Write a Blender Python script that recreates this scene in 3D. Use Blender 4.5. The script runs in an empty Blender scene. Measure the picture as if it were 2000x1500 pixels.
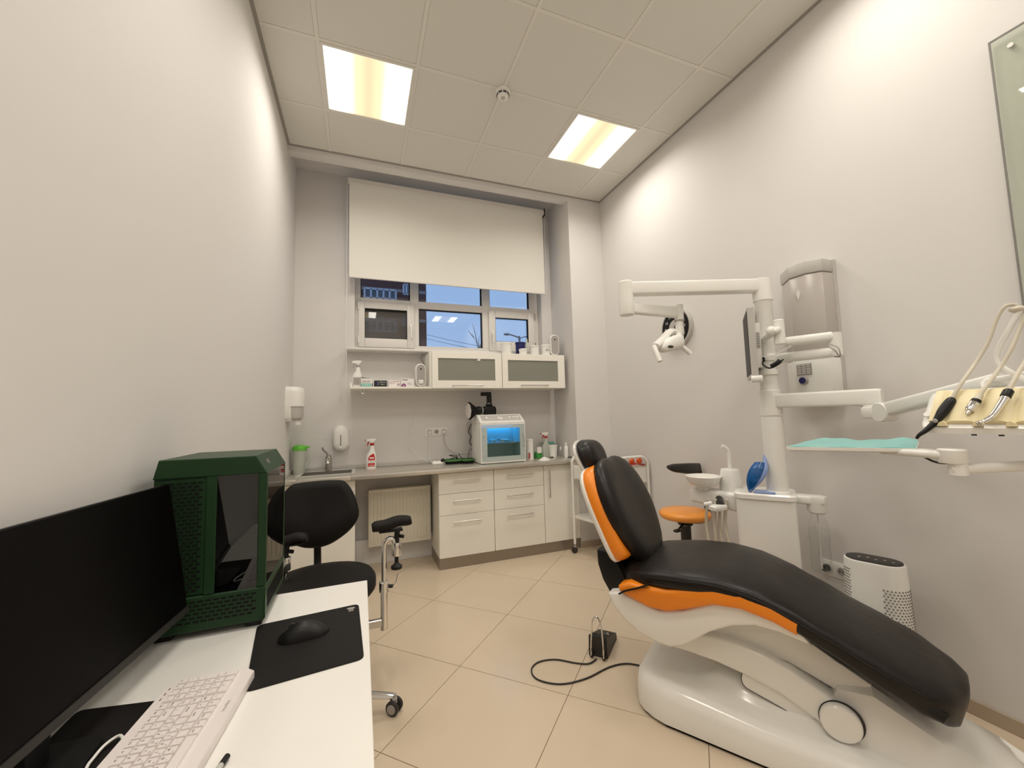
import bpy, bmesh, math, random
from mathutils import Vector, Matrix
random.seed(7)
SC = bpy.context.scene
COL = SC.collection
R = math.radians
PI = math.pi

# ------------------------------------------------------------ camera
CAM_LOC = Vector((0.5798, 0.002, 1.3312))
YAW, PITCH, ROLL, FPX = 0.36096, 0.0792, -0.02824, 784.34
_f = Vector((math.sin(YAW)*math.cos(PITCH), math.cos(YAW)*math.cos(PITCH), math.sin(PITCH)))
_r0 = Vector((math.cos(YAW), -math.sin(YAW), 0)); _u0 = _r0.cross(_f)
_r = _r0*math.cos(ROLL) + _u0*math.sin(ROLL); _u = -_r0*math.sin(ROLL) + _u0*math.cos(ROLL)
cd = bpy.data.cameras.new('camera'); cam = bpy.data.objects.new('camera', cd); COL.objects.link(cam)
cam.matrix_world = Matrix(((_r.x,_u.x,-_f.x,CAM_LOC.x),(_r.y,_u.y,-_f.y,CAM_LOC.y),(_r.z,_u.z,-_f.z,CAM_LOC.z),(0,0,0,1)))
cd.sensor_width = 36; cd.lens = FPX*36/2000; cd.clip_start = 0.02; cd.clip_end = 300
SC.camera = cam
# ------------------------------------------------------------ world and exposure
w = bpy.data.worlds.new('evening_sky'); SC.world = w; w.use_nodes = True
_n = w.node_tree.nodes; _l = w.node_tree.links
bgn = _n['Background']; bgn.inputs[0].default_value = (0.36, 0.55, 0.90, 1); bgn.inputs[1].default_value = 0.95
SC.view_settings.view_transform = 'Standard'; SC.view_settings.look = 'None'
SC.view_settings.exposure = 0.0; SC.view_settings.gamma = 1; SC.view_settings.use_curve_mapping = False
TUBE_W = 6.3      # radiant power of each of the two tube rows in a ceiling light
TUBE_COL = (1.0, 0.94, 0.845); TUBE_SPREAD = 156
LAMP = 3.0
# survey of the room: a ray of the survey camera cut with a plane gives a point
def _ray(px, py): return _r*((px-1000)/FPX) - _u*((py-750)/FPX) + _f
def onx(px, py, X): d = _ray(px, py); return CAM_LOC + d*((X-CAM_LOC.x)/d.x)
def ony(px, py, Y): d = _ray(px, py); return CAM_LOC + d*((Y-CAM_LOC.y)/d.y)
def onz(px, py, Z): d = _ray(px, py); return CAM_LOC + d*((Z-CAM_LOC.z)/d.z)

# ------------------------------------------------------------ materials
def mat(name, col, rough=0.5, metal=0.0, noise=0.0, nscale=20, bump=0.0, bscale=200, coat=0.0, spec=0.5, emit=None, estr=0, wave=None):
    m = bpy.data.materials.new(name); m.use_nodes = True
    nt = m.node_tree; p = nt.nodes['Principled BSDF']
    c = (*col, 1)
    p.inputs['Base Color'].default_value = c; p.inputs['Roughness'].default_value = rough
    p.inputs['Metallic'].default_value = metal; p.inputs['Specular IOR Level'].default_value = spec
    p.inputs['Coat Weight'].default_value = coat; p.inputs['Coat Roughness'].default_value = 0.08
    if emit: p.inputs['Emission Color'].default_value = (*emit, 1); p.inputs['Emission Strength'].default_value = estr
    tc = nt.nodes.new('ShaderNodeTexCoord')
    if noise:
        n = nt.nodes.new('ShaderNodeTexNoise'); n.inputs['Scale'].default_value = nscale; n.inputs['Detail'].default_value = 5
        nt.links.new(tc.outputs['Object'], n.inputs['Vector'])
        mx = nt.nodes.new('ShaderNodeMix'); mx.data_type = 'RGBA'
        mx.inputs[6].default_value = tuple(x*(1-noise) for x in col)+(1,); mx.inputs[7].default_value = tuple(min(1, x*(1+noise)) for x in col)+(1,)
        nt.links.new(n.outputs['Fac'], mx.inputs[0]); nt.links.new(mx.outputs[2], p.inputs['Base Color'])
    if bump:
        n = nt.nodes.new('ShaderNodeTexNoise'); n.inputs['Scale'].default_value = bscale; n.inputs['Detail'].default_value = 4
        if wave:
            mp = nt.nodes.new('ShaderNodeMapping'); mp.inputs['Scale'].default_value = wave
            nt.links.new(tc.outputs['Object'], mp.inputs[0]); nt.links.new(mp.outputs[0], n.inputs['Vector'])
        else: nt.links.new(tc.outputs['Object'], n.inputs['Vector'])
        b = nt.nodes.new('ShaderNodeBump'); b.inputs['Strength'].default_value = bump; b.inputs['Distance'].default_value = min(.01, .3/bscale)
        nt.links.new(n.outputs['Fac'], b.inputs['Height']); nt.links.new(b.outputs[0], p.inputs['Normal'])
    return m
def glass(name, tint=(1,1,1), refl=1.0, rough=0.0, body=0.0, bodycol=(.8,.8,.8)):
    # thin pane: what is behind is seen through it, with a Fresnel reflection; body = share of milky white
    m = bpy.data.materials.new(name); m.use_nodes = True; nt = m.node_tree; nt.nodes.clear()
    o = nt.nodes.new('ShaderNodeOutputMaterial'); t = nt.nodes.new('ShaderNodeBsdfTransparent'); t.inputs[0].default_value = (*tint, 1)
    g = nt.nodes.new('ShaderNodeBsdfGlossy'); g.inputs['Roughness'].default_value = rough
    lw = nt.nodes.new('ShaderNodeLayerWeight'); lw.inputs[0].default_value = 0.5
    pw = nt.nodes.new('ShaderNodeMath'); pw.operation = 'POWER'; pw.inputs[1].default_value = 5; nt.links.new(lw.outputs['Facing'], pw.inputs[0])
    f = nt.nodes.new('ShaderNodeMath'); f.operation = 'MULTIPLY_ADD'; f.inputs[1].default_value = .8; f.inputs[2].default_value = .045; nt.links.new(pw.outputs[0], f.inputs[0])
    mu = nt.nodes.new('ShaderNodeMath'); mu.operation = 'MULTIPLY'; mu.inputs[1].default_value = refl
    nt.links.new(f.outputs[0], mu.inputs[0])
    src = t
    if body:
        d = nt.nodes.new('ShaderNodeBsdfDiffuse'); d.inputs[0].default_value = (*bodycol, 1)
        m0 = nt.nodes.new('ShaderNodeMixShader'); m0.inputs[0].default_value = body
        nt.links.new(t.outputs[0], m0.inputs[1]); nt.links.new(d.outputs[0], m0.inputs[2]); src = m0
    mx = nt.nodes.new('ShaderNodeMixShader'); nt.links.new(mu.outputs[0], mx.inputs[0])
    nt.links.new(src.outputs[0], mx.inputs[1]); nt.links.new(g.outputs[0], mx.inputs[2]); nt.links.new(mx.outputs[0], o.inputs[0])
    return m
M = {}
M['wall'] = mat('wall_paint', (0.735,0.712,0.695), 0.75, noise=0.012, nscale=6, bump=0.06, bscale=350)
M['ceil'] = mat('ceiling_tile_board', (0.74,0.725,0.67), 0.95, noise=0.03, nscale=180, bump=0.15, bscale=260)
M['grid'] = mat('ceiling_grid_metal', (0.78,0.76,0.70), 0.6)
M['trimd'] = mat('shadow_trim_paint', (0.36,0.34,0.31), 0.8)
M['floor'] = mat('floor_tile_ceramic', (0.69,0.57,0.43), 0.22, noise=0.03, nscale=5, bump=0.03, bscale=60)
M['grout'] = mat('grout', (0.33,0.26,0.19), 0.9)
M['base'] = mat('baseboard_ceramic', (0.46,0.37,0.28), 0.4, noise=0.05, nscale=8)
M['white'] = mat('white_plastic', (0.86,0.85,0.81), 0.35, noise=0.01, nscale=9)
M['gloss'] = mat('white_gloss_lacquer', (0.90,0.885,0.84), 0.18, noise=0.008, nscale=4, coat=0.3)
M['cab'] = mat('cabinet_front_laminate', (0.91,0.885,0.81), 0.3, noise=0.015, nscale=3)
M['pvc'] = mat('window_frame_vinyl', (0.78,0.75,0.71), 0.35, noise=0.01, nscale=9)
M['desk'] = mat('desk_white_laminate', (0.86,0.84,0.80), 0.2, noise=0.01, nscale=3)
M['steel'] = mat('brushed_steel', (0.66,0.63,0.57), 0.36, 0.75, noise=0.06, nscale=12, bump=0.05, bscale=60, wave=(1,30,30))
M['sinks'] = mat('sink_steel', (0.42,0.40,0.36), 0.35, 0.85, noise=0.06, nscale=20)
M['alu'] = mat('aluminium', (0.62,0.60,0.57), 0.3, 0.9, noise=0.02)
M['kick'] = mat('plinth_aluminium', (0.33,0.29,0.245), 0.38, 0.75, noise=0.05, nscale=6, bump=0.04, bscale=50, wave=(2,20,20))
M['chrome'] = mat('chrome', (0.78,0.77,0.75), 0.07, 1.0, noise=0.01)
M['black'] = mat('black_plastic', (0.008,0.008,0.008), 0.4, noise=0.1, spec=0.3)
M['blackm'] = mat('black_matte', (0.006,0.005,0.005), 0.75, noise=0.1, spec=0.2)
M['fabric'] = mat('black_stool_upholstery', (0.008,0.0065,0.006), 0.62, noise=0.15, nscale=60, bump=0.15, bscale=400, spec=0.22)
M['leather'] = mat('black_chair_leatherette', (0.011,0.009,0.008), 0.38, noise=0.15, nscale=8, bump=0.5, bscale=7, spec=0.32)
M['orange'] = mat('orange_leatherette', (0.90,0.26,0.012), 0.38, noise=0.04, nscale=15, bump=0.08, bscale=350)
M['seatorange'] = mat('orange_stool_leatherette', (0.92,0.35,0.055), 0.3, noise=0.04, nscale=15, bump=0.05, bscale=300)
M['dgrey'] = mat('dark_grey_plastic', (0.030,0.028,0.026), 0.45, noise=0.05, spec=0.4)
M['grey'] = mat('grey_plastic', (0.38,0.36,0.34), 0.45, noise=0.03)
M['lgrey'] = mat('light_grey_plastic', (0.52,0.50,0.47), 0.4, noise=0.03)
M['mauve'] = mat('grey_lacquer_panel', (0.50,0.46,0.43), 0.22, noise=0.02)
M['green'] = mat('dark_green_paint', (0.006,0.036,0.008), 0.42, noise=0.05, spec=0.35)
M['greenl'] = mat('bright_green_plastic', (0.13,0.50,0.045), 0.4, noise=0.03)
M['greent'] = mat('green_tray_plastic', (0.05,0.17,0.035), 0.4, noise=0.03)
M['liquid'] = mat('green_liquid', (0.02,0.33,0.03), 0.15, noise=0.03)
M['red'] = mat('red_print', (0.55,0.025,0.02), 0.35, noise=0.03)
M['redpl'] = mat('red_plastic', (0.42,0.015,0.015), 0.35, noise=0.03)
M['rtrans'] = mat('orange_red_plastic', (0.85,0.13,0.03), 0.15, noise=0.05)
M['teal'] = mat('teal_print', (0.13,0.48,0.40), 0.5, noise=0.02)
M['mint'] = mat('turquoise_paper', (0.52,0.86,0.84), 0.85, noise=0.03, nscale=30, bump=0.3, bscale=40)
M['navy'] = mat('navy_plastic', (0.012,0.010,0.11), 0.3, noise=0.05)
M['purple'] = mat('purple_print', (0.22,0.02,0.16), 0.5, noise=0.02)
M['paper'] = mat('white_card', (0.80,0.77,0.74), 0.7, noise=0.01)
M['ink'] = mat('black_ink', (0.02,0.02,0.02), 0.6, noise=0.05)
M['inkg'] = mat('grey_ink', (0.22,0.21,0.20), 0.6, noise=0.05)
M['cream'] = mat('cream_silicone', (0.80,0.70,0.44), 0.45, noise=0.02)
M['hose'] = mat('cream_hose', (0.62,0.57,0.47), 0.45, noise=0.03)
M['key'] = mat('white_keycap', (0.80,0.74,0.72), 0.4, noise=0.01)
M['blind'] = mat('blind_fabric', (0.86,0.84,0.785), 0.85, noise=0.012, nscale=70, bump=0.06, bscale=500)
M['rad'] = mat('radiator_enamel', (0.84,0.80,0.69), 0.35, noise=0.01)
M['bluewrap'] = mat('blue_pouch_film', (0.008,0.10,0.33), 0.18, noise=0.5, nscale=22, bump=0.4, bscale=30)
M['bluelite'] = mat('pale_blue_film', (0.24,0.33,0.62), 0.3, noise=0.1)
M['brick'] = mat('red_brick_facade', (0.085,0.022,0.02), 0.9, noise=0.15, nscale=8)
M['brickb'] = mat('pale_brick_course', (0.26,0.20,0.19), 0.9, noise=0.1)
M['bwin'] = mat('facade_window_glass', (0.06,0.07,0.09), 0.2, noise=0.2, nscale=2)
M['bframe'] = mat('facade_window_frame', (0.5,0.5,0.55), 0.6, noise=0.02)
M['bark'] = mat('bark', (0.05,0.045,0.045), 0.9, noise=0.1)
M['slate'] = mat('street_metal', (0.05,0.09,0.12), 0.5, noise=0.05)
M['glass'] = glass('window_glass', (0.97,0.98,0.98), 1.5)
M['net'] = glass('insect_net', (0.62,0.62,0.62), 0.3, 0.5, 0.36, (0.27,0.25,0.235))
M['smoke'] = glass('smoked_glass', (0.10,0.09,0.08), 1.6)
M['smoke2'] = glass('lightly_smoked_glass', (0.42,0.38,0.33), 1.0)
M['clear'] = glass('clear_plastic', (0.985,0.988,0.985), 1.0, 0.03)
M['cabglass'] = glass('frosted_cabinet_glass', (0.65,0.66,0.60), 0.8, 0.12, 0.45, (0.50,0.50,0.43))
M['uvglass'] = glass('uv_door_glass', (0.72,0.86,0.86), 0.8)
M['uvfrost'] = glass('uv_door_rim', (0.5,0.6,0.6), 0.8, 0.1, 0.75, (0.60,0.68,0.66))
M['milk'] = glass('milky_plastic', (0.8,0.85,0.8), 0.8, 0.1, 0.55, (0.76,0.78,0.70))
M['board'] = glass('glass_board', (0.93,0.955,0.92), 0.8, 0.02, 0.22, (0.75,0.77,0.69))
M['screen'] = mat('monitor_screen', (0.002,0.0015,0.0015), 0.40, noise=0.1, spec=0.12)
M['white_e'] = mat('glove_box_white', (0.85,0.82,0.80), 0.6, noise=0.01)
def lamp_mat():
    m = bpy.data.materials.new('light_diffuser'); m.use_nodes = True; nt = m.node_tree; nt.nodes.clear()
    o = nt.nodes.new('ShaderNodeOutputMaterial'); e = nt.nodes.new('ShaderNodeEmission'); nt.links.new(e.outputs[0], o.inputs[0])
    tc = nt.nodes.new('ShaderNodeTexCoord'); sx = nt.nodes.new('ShaderNodeSeparateXYZ'); nt.links.new(tc.outputs['Object'], sx.inputs[0])
    # two rows of tubes run along y: bright at both sides, warmer and dimmer along the middle
    ab = nt.nodes.new('ShaderNodeMath'); ab.operation = 'ABSOLUTE'; nt.links.new(sx.outputs[0], ab.inputs[0])
    rmp = nt.nodes.new('ShaderNodeValToRGB'); cr = rmp.color_ramp
    mp = nt.nodes.new('ShaderNodeMapRange'); mp.inputs[1].default_value = 0.0; mp.inputs[2].default_value = 0.3; nt.links.new(ab.outputs[0], mp.inputs[0])
    nt.links.new(mp.outputs[0], rmp.inputs[0])
    cr.elements[0].position = 0.0; cr.elements[0].color = (1.15/LAMP, 0.85/LAMP, 0.52/LAMP, 1)
    cr.elements[1].position = 1.0; cr.elements[1].color = (0.6, 0.56, 0.49, 1)
    a = cr.elements.new(0.22); a.color = (1.35/LAMP, 1.02/LAMP, 0.62/LAMP, 1)
    b = cr.elements.new(0.68); b.color = (1.0, 0.925, 0.80, 1)
    cr.interpolation = 'EASE'
    nt.links.new(rmp.outputs[0], e.inputs[0]); e.inputs[1].default_value = LAMP
    return m
M['lamp'] = lamp_mat()
M['uvlamp'] = mat('uv_tube', (0.1,0.5,1), 0.4, emit=(0.02,0.38,1.0), estr=9)

# ------------------------------------------------------------ helpers
def wmat(o):
    m = o.matrix_basis.copy()
    while o.parent: o = o.parent; m = o.matrix_basis @ m
    return m
class MB:
    """collects shapes; build() links them as one mesh object"""
    def __init__(s, T=None): s.bm = bmesh.new(); s.T = T
    def _merge(s, b):
        if s.T is not None: bmesh.ops.transform(b, matrix=s.T, verts=b.verts)
        me = bpy.data.meshes.new('t'); b.to_mesh(me); b.free(); s.bm.from_mesh(me); bpy.data.meshes.remove(me); return s
    def box(s, x0, x1, y0, y1, z0, z1, bev=0, seg=2, mtx=None):
        b = bmesh.new(); bmesh.ops.create_cube(b, size=1)
        for v in b.verts: v.co = Vector(((x0+x1)/2+v.co.x*(x1-x0), (y0+y1)/2+v.co.y*(y1-y0), (z0+z1)/2+v.co.z*(z1-z0)))
        if bev: bmesh.ops.bevel(b, geom=b.edges[:], offset=bev, segments=seg, profile=0.5, affect='EDGES')
        if mtx is not None: bmesh.ops.transform(b, matrix=mtx, verts=b.verts)
        return s._merge(b)
    def cyl(s, p0, p1, r0, r1=None, n=20, caps=True):
        p0 = Vector(p0); p1 = Vector(p1); r1 = r0 if r1 is None else r1
        d = p1-p0; q = d.to_track_quat('Z', 'Y').to_matrix().to_4x4()
        b = bmesh.new(); bmesh.ops.create_cone(b, cap_ends=caps, segments=n, radius1=r0, radius2=r1, depth=d.length)
        bmesh.ops.transform(b, matrix=Matrix.Translation((p0+p1)/2) @ q, verts=b.verts); return s._merge(b)
    def ball(s, c, r, sc=(1,1,1), n=20, mtx=None):
        b = bmesh.new(); bmesh.ops.create_uvsphere(b, u_segments=n, v_segments=max(8, n*2//3), radius=r)
        X = Matrix.Translation(c) @ (mtx if mtx is not None else Matrix.Identity(4)) @ Matrix.Diagonal((*sc, 1))
        bmesh.ops.transform(b, matrix=X, verts=b.verts); return s._merge(b)
    def lathe(s, c, prof, n=24, axis=None):
        # prof: (radius, height) pairs along axis from c
        c = Vector(c); q = (Vector(axis) if axis else Vector((0,0,1))).to_track_quat('Z', 'Y').to_matrix()
        b = bmesh.new(); rings = []
        for r, h in prof:
            rings.append([b.verts.new(c + q @ Vector((max(r,1e-5)*math.cos(2*PI*i/n), max(r,1e-5)*math.sin(2*PI*i/n), h))) for i in range(n)])
        for a, e in zip(rings, rings[1:]):
            for i in range(n): b.faces.new((a[i], a[(i+1)%n], e[(i+1)%n], e[i]))
        b.faces.new(rings[0][::-1]); b.faces.new(rings[-1])
        bmesh.ops.remove_doubles(b, verts=b.verts, dist=1e-5); bmesh.ops.recalc_face_normals(b, faces=b.faces)
        return s._merge(b)
    def loft(s, rings, close=False, caps=True):
        b = bmesh.new(); rs = [[b.verts.new(Vector(p)) for p in r] for r in rings]; n = len(rs[0])
        for a, e in zip(rs, rs[1:]):
            for i in range(n): b.faces.new((a[i], a[(i+1)%n], e[(i+1)%n], e[i]))
        if caps:
            b.faces.new(rs[0][::-1]); b.faces.new(rs[-1])
        bmesh.ops.recalc_face_normals(b, faces=b.faces); return s._merge(b)
    def tube(s, pts, r, n=10, smooth=True, rr=None, flat=1.0):
        P = [Vector(p) for p in pts]
        if smooth and len(P) > 2:
            Q = []
            for i in range(len(P)-1):
                a = P[max(i-1,0)]; b_ = P[i]; c = P[i+1]; d = P[min(i+2, len(P)-1)]
                for k in range(6):
                    t = k/6; Q.append(0.5*((2*b_)+(c-a)*t+(2*a-5*b_+4*c-d)*t*t+(3*b_-a-3*c+d)*t**3))
            Q.append(P[-1]); P = Q
        N = len(P); rings = []; up = None
        for i, p in enumerate(P):
            t = (P[min(i+1,N-1)]-P[max(i-1,0)]).normalized()
            if up is None:
                up = Vector((0,0,1)) if abs(t.z) < 0.9 else Vector((1,0,0))
            sd = t.cross(up).normalized(); up = sd.cross(t).normalized()
            rad = r if rr is None else rr(i/(N-1))
            rings.append([p + sd*math.cos(2*PI*k/n)*rad + up*math.sin(2*PI*k/n)*rad*flat for k in range(n)])
        return s.loft(rings)
    def prism(s, pts, plane, a, b_, bev=0, seg=2):
        # pts 2-D outline; plane 'xz' extruded over y in [a,b], 'xy' over z, 'yz' over x
        f = {'xz': lambda p, t: (p[0], t, p[1]), 'xy': lambda p, t: (p[0], p[1], t), 'yz': lambda p, t: (t, p[0], p[1])}[plane]
        b = bmesh.new(); A = [b.verts.new(f(p, a)) for p in pts]; B = [b.verts.new(f(p, b_)) for p in pts]; n = len(pts)
        for i in range(n): b.faces.new((A[i], A[(i+1)%n], B[(i+1)%n], B[i]))
        b.faces.new(A[::-1]); b.faces.new(B); bmesh.ops.recalc_face_normals(b, faces=b.faces)
        if bev:
            ed = [e for e in b.edges if (e.verts[0] in A) == (e.verts[1] in A)]
            bmesh.ops.bevel(b, geom=ed, offset=bev, segments=seg, profile=0.5, affect='EDGES')
        return s._merge(b)
    def grid(s, f, nu, nv, thick=0):
        b = bmesh.new(); V = [[b.verts.new(Vector(f(i/nu, j/nv))) for j in range(nv+1)] for i in range(nu+1)]
        for i in range(nu):
            for j in range(nv): b.faces.new((V[i][j], V[i+1][j], V[i+1][j+1], V[i][j+1]))
        if thick: bmesh.ops.solidify(b, geom=b.faces[:], thickness=thick)
        bmesh.ops.recalc_face_normals(b, faces=b.faces)
        return s._merge(b)
    def build(s, name, m, parent=None, loc=None, angle=35, smooth=True, local=False):
        me = bpy.data.meshes.new(name); s.bm.to_mesh(me); s.bm.free(); me.materials.append(M[m] if isinstance(m, str) else m)
        o = bpy.data.objects.new(name, me); COL.objects.link(o)
        if parent is not None:
            o.parent = parent
            if not local: me.transform(wmat(parent).inverted())
        elif loc is not None:
            me.transform(Matrix.Translation(-Vector(loc))); o.location = loc
        if smooth:
            me.shade_smooth()
            try: me.set_sharp_from_angle(angle=R(angle))
            except Exception: pass
        return o
def thing(name, label, cat, loc=(0,0,0), rz=0, group=None):
    o = bpy.data.objects.new(name, None); COL.objects.link(o); o.location = loc; o.rotation_euler = (0,0,rz)
    o.empty_display_size = 0.05
    o['label'] = label; o['category'] = cat
    if group: o['group'] = group
    return o
def tag(o, label, cat, group=None):
    o['label'] = label; o['category'] = cat
    if group: o['group'] = group
    return o
def struct(o): o['kind'] = 'structure'; return o
def dup(root, loc, rz=None, label=None, group=None):
    def cp(o, par):
        c = o.copy(); COL.objects.link(c); c.parent = par
        for ch in [x for x in list(bpy.data.objects) if x.parent == o]: cp(ch, c)
        return c
    r = cp(root, None); r.location = loc
    if rz is not None: r.rotation_euler = (0,0,rz)
    if label: r['label'] = label
    if group: r['group'] = group
    return r
def text(name, s, size, m, parent, origin, right, up, align='CENTER', bold=0.0):
    cu = bpy.data.curves.new(name, 'FONT'); cu.body = s; cu.size = size; cu.align_x = align; cu.align_y = 'CENTER'; cu.offset = bold; cu.resolution_u = 2
    t = bpy.data.objects.new(name, cu); COL.objects.link(t); bpy.context.view_layer.update()
    me = bpy.data.meshes.new_from_object(t); bpy.data.objects.remove(t); bpy.data.curves.remove(cu)
    rt = Vector(right).normalized(); u = Vector(up).normalized(); n = rt.cross(u); og = Vector(origin)
    X = Matrix(((rt.x,u.x,n.x,og.x),(rt.y,u.y,n.y,og.y),(rt.z,u.z,n.z,og.z),(0,0,0,1)))
    me.transform(X); me.materials.clear(); me.materials.append(M[m]); me.name = name
    o = bpy.data.objects.new(name, me); COL.objects.link(o)
    if parent is not None: o.parent = parent; me.transform(wmat(parent).inverted())
    return o
def rr_ring(cx, cy, hx, hy, r, z, n=5):
    P = []
    for k, (sx, sy) in enumerate(((1,1),(-1,1),(-1,-1),(1,-1))):
        for i in range(n+1):
            a = k*PI/2 + i/n*PI/2
            P.append((cx+sx*(hx-r)+r*math.cos(a), cy+sy*(hy-r)+r*math.sin(a), z))
    return P
def oval(cx, cz, hx, hz, n=32):
    # stadium outline in 2-D, rounded at both ends of the longer side
    P = []
    for i in range(n):
        a = 2*PI*i/n; c = math.cos(a); s_ = math.sin(a)
        r = min(hx, hz)
        P.append((cx + r*c + (hx-r)*(1 if c > 0 else -1), cz + r*s_ + (hz-r)*(1 if s_ > 0 else -1)))
    return P
# ============================================================ THE ROOM
XR, YB, YF, ZC = 3.045, 4.12, -1.75, 3.65      # right wall, window wall, wall behind the camera, ceiling
# floor slab with separate tiles, laid at 45 degrees
fl = struct(MB().box(-0.2, XR+0.2, YF-0.2, YB+0.3, -0.10, -0.004).build('floor', 'grout', loc=(0,0,0)))
def clip(poly, f):
    out = []
    for i in range(len(poly)):
        a = poly[i]; b = poly[(i+1)%len(poly)]; fa = f(a); fb = f(b)
        if fa >= 0: out.append(a)
        if fa*fb < 0: t = fa/(fa-fb); out.append((a[0]+(b[0]-a[0])*t, a[1]+(b[1]-a[1])*t))
    return out
th = R(-45); A = (math.cos(th), math.sin(th)); B = (-math.sin(th), math.cos(th)); S = 0.6; g = 0.0017
for i in range(-12, 10):
    for j in range(-12, 10):
        q = []
        for u, v in ((g,g),(S-g,g),(S-g,S-g),(g,S-g)):
            uu = i*S+u; vv = j*S+v; q.append((1.0794+uu*A[0]+vv*B[0], 2.238+uu*A[1]+vv*B[1]))
        for f in (lambda p: p[0], lambda p: XR-p[0], lambda p: p[1]-YF, lambda p: YB-p[1]):
            q = clip(q, f)
            if len(q) < 3: break
        if len(q) < 3: continue
        ar = abs(sum(q[k][0]*q[(k+1)%len(q)][1]-q[(k+1)%len(q)][0]*q[k][1] for k in range(len(q))))/2
        if ar < 2e-4: continue
        MB().prism(q, 'xy', -0.004, 0.0).build('floor_tile', 'floor', fl, smooth=False)
# walls
struct(MB().box(-0.2, 0, YF-0.2, YB+0.3, -0.1, 3.95).build('wall_left', 'wall', loc=(0,0,0)))
struct(MB().box(XR, XR+0.2, YF-0.2, YB+0.3, -0.1, 3.95).build('wall_right', 'wall', loc=(XR,0,0)))
struct(MB().box(0, XR, YF-0.2, YF, 0, 3.95).build('wall_front', 'wall', loc=(0,YF,0)))
WX0, WX1, WZ0, WZ1 = 0.523, 2.52, 1.985, 3.58
wb = MB(); wb.box(0, WX0, YB, YB+0.25, 0, 3.95); wb.box(WX1, XR, YB, YB+0.25, 0, 3.95)
wb.box(WX0, WX1, YB, YB+0.25, 0, WZ0); wb.box(WX0, WX1, YB, YB+0.25, WZ1, 3.95)
struct(wb.build('wall_back', 'wall', loc=(0,YB,0)))
CX = 2.645; CY = 3.635
struct(MB().box(CX, XR, CY, YB, 0, 3.95).build('wall_niche_right', 'wall', loc=(CX,CY,0)))
# dropped beam along the window niche and the niche ceiling behind it
sf = MB(); sf.box(0, CX, CY, CY+0.09, 3.605, 3.80); sf.box(0, CX, CY+0.09, YB, 3.74, 3.80)
struct(sf.build('trim_1', 'wall', loc=(0,CY,3.6)))
struct(MB().box(0, XR, YF, CY, 3.70, 3.76).build('ceiling', 'trimd', loc=(0,0,ZC)))
ceil = bpy.data.objects['ceiling']
LX = [(0.327, 0.927), (2.127, 2.727)]; LY = [(2.52, 3.12), (0.72, 1.32), (-1.08, -0.48)]
gx = [0, 0.327, 0.927, 1.527, 2.127, 2.727, XR]; gy = [CY, 3.12, 2.52, 1.92, 1.32, 0.72, 0.12, -0.48, -1.08, -1.68, YF]
for i in range(len(gx)-1):
    for j in range(len(gy)-1):
        x0, x1, y1, y0 = gx[i], gx[i+1], gy[j], gy[j+1]
        if any(abs(x0-a) < 1e-3 and abs(y0-b) < 1e-3 for a, _ in LX for b, _ in LY): continue
        MB().box(x0+.011, x1-.011, y0+.011, y1-.011, ZC-0.004+0.006, ZC+0.02, 0.003, 1).build('ceiling_tile', 'ceil', ceil, smooth=False)
for x in gx[1:-1]:
    MB().box(x-.012, x+.012, YF, CY, ZC, ZC+0.03).build('grid_bar', 'grid', ceil, smooth=False)
for y in gy[1:-1]:
    for i in range(len(gx)-1):
        MB().box(gx[i]+.012, gx[i+1]-.012, y-.012, y+.012, ZC+0.0005, ZC+0.03).build('grid_bar', 'grid', ceil, smooth=False)
e = MB(); e.box(0, .022, YF, CY, ZC-.001, ZC+.03); e.box(XR-.022, XR, YF, CY, ZC-.001, ZC+.03); e.box(.022, XR-.022, CY-.022, CY, ZC-.001, ZC+.03)
struct(e.build('trim_2', 'trimd', loc=(0,0,ZC), smooth=False))
# baseboards
struct(MB().box(XR-.010, XR, YF, CY, 0, .062, .002, 1).build('baseboard_right', 'base', loc=(XR,0,0)))
struct(MB().box(0, .010, YF, YB, 0, .062, .002, 1).build('baseboard_left', 'base', loc=(0,0,0)))
struct(MB().box(CX, XR-.01, CY-.010, CY, 0, .062, .002, 1).build('baseboard_back', 'base', loc=(CX,CY,0)))
# ceiling lights
def ceiling_light(x0, y0, label):
    c = (x0+.3, y0+.3, ZC)
    t = thing('ceiling_light', label, 'ceiling light', c, group='square light panels in the tiled ceiling')
    f = MB()
    for a in ((-.289,-.272,-.289,.289), (.272,.289,-.289,.289), (-.272,.272,-.289,-.272), (-.272,.272,.272,.289)):
        f.box(a[0], a[1], a[2], a[3], -.006, .03)
    f.build('frame', 'grid', t, local=True, smooth=False)
    MB().box(-.272, .272, -.272, .272, .001, .006).build('diffuser', 'lamp', t, local=True, smooth=False)
    for sx_ in (-1, 1):
        ld = bpy.data.lights.new('tube_row', 'AREA'); ld.shape = 'RECTANGLE'; ld.size = .15; ld.size_y = .53; ld.energy = TUBE_W; ld.color = TUBE_COL; ld.spread = R(TUBE_SPREAD)
        lo_ = bpy.data.objects.new('tube_row', ld); COL.objects.link(lo_); lo_.parent = t; lo_.location = (sx_*.185, 0, -.002)
    return t
ceiling_light(LX[0][0], LY[0][0], 'lit square ceiling panel nearer the left wall, above the sink side')
ceiling_light(LX[1][0], LY[0][0], 'lit square ceiling panel nearer the right wall, in front of the window niche')
for (a, b, nm) in ((0,1,'lit square ceiling panel by the left wall, out of view above the desk'), (1,1,'lit square ceiling panel by the right wall, out of view above the instrument table'),
                   (0,2,'lit square ceiling panel behind the camera on the left'), (1,2,'lit square ceiling panel behind the camera on the right')):
    ceiling_light(LX[a][0], LY[b][0], nm)
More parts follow.
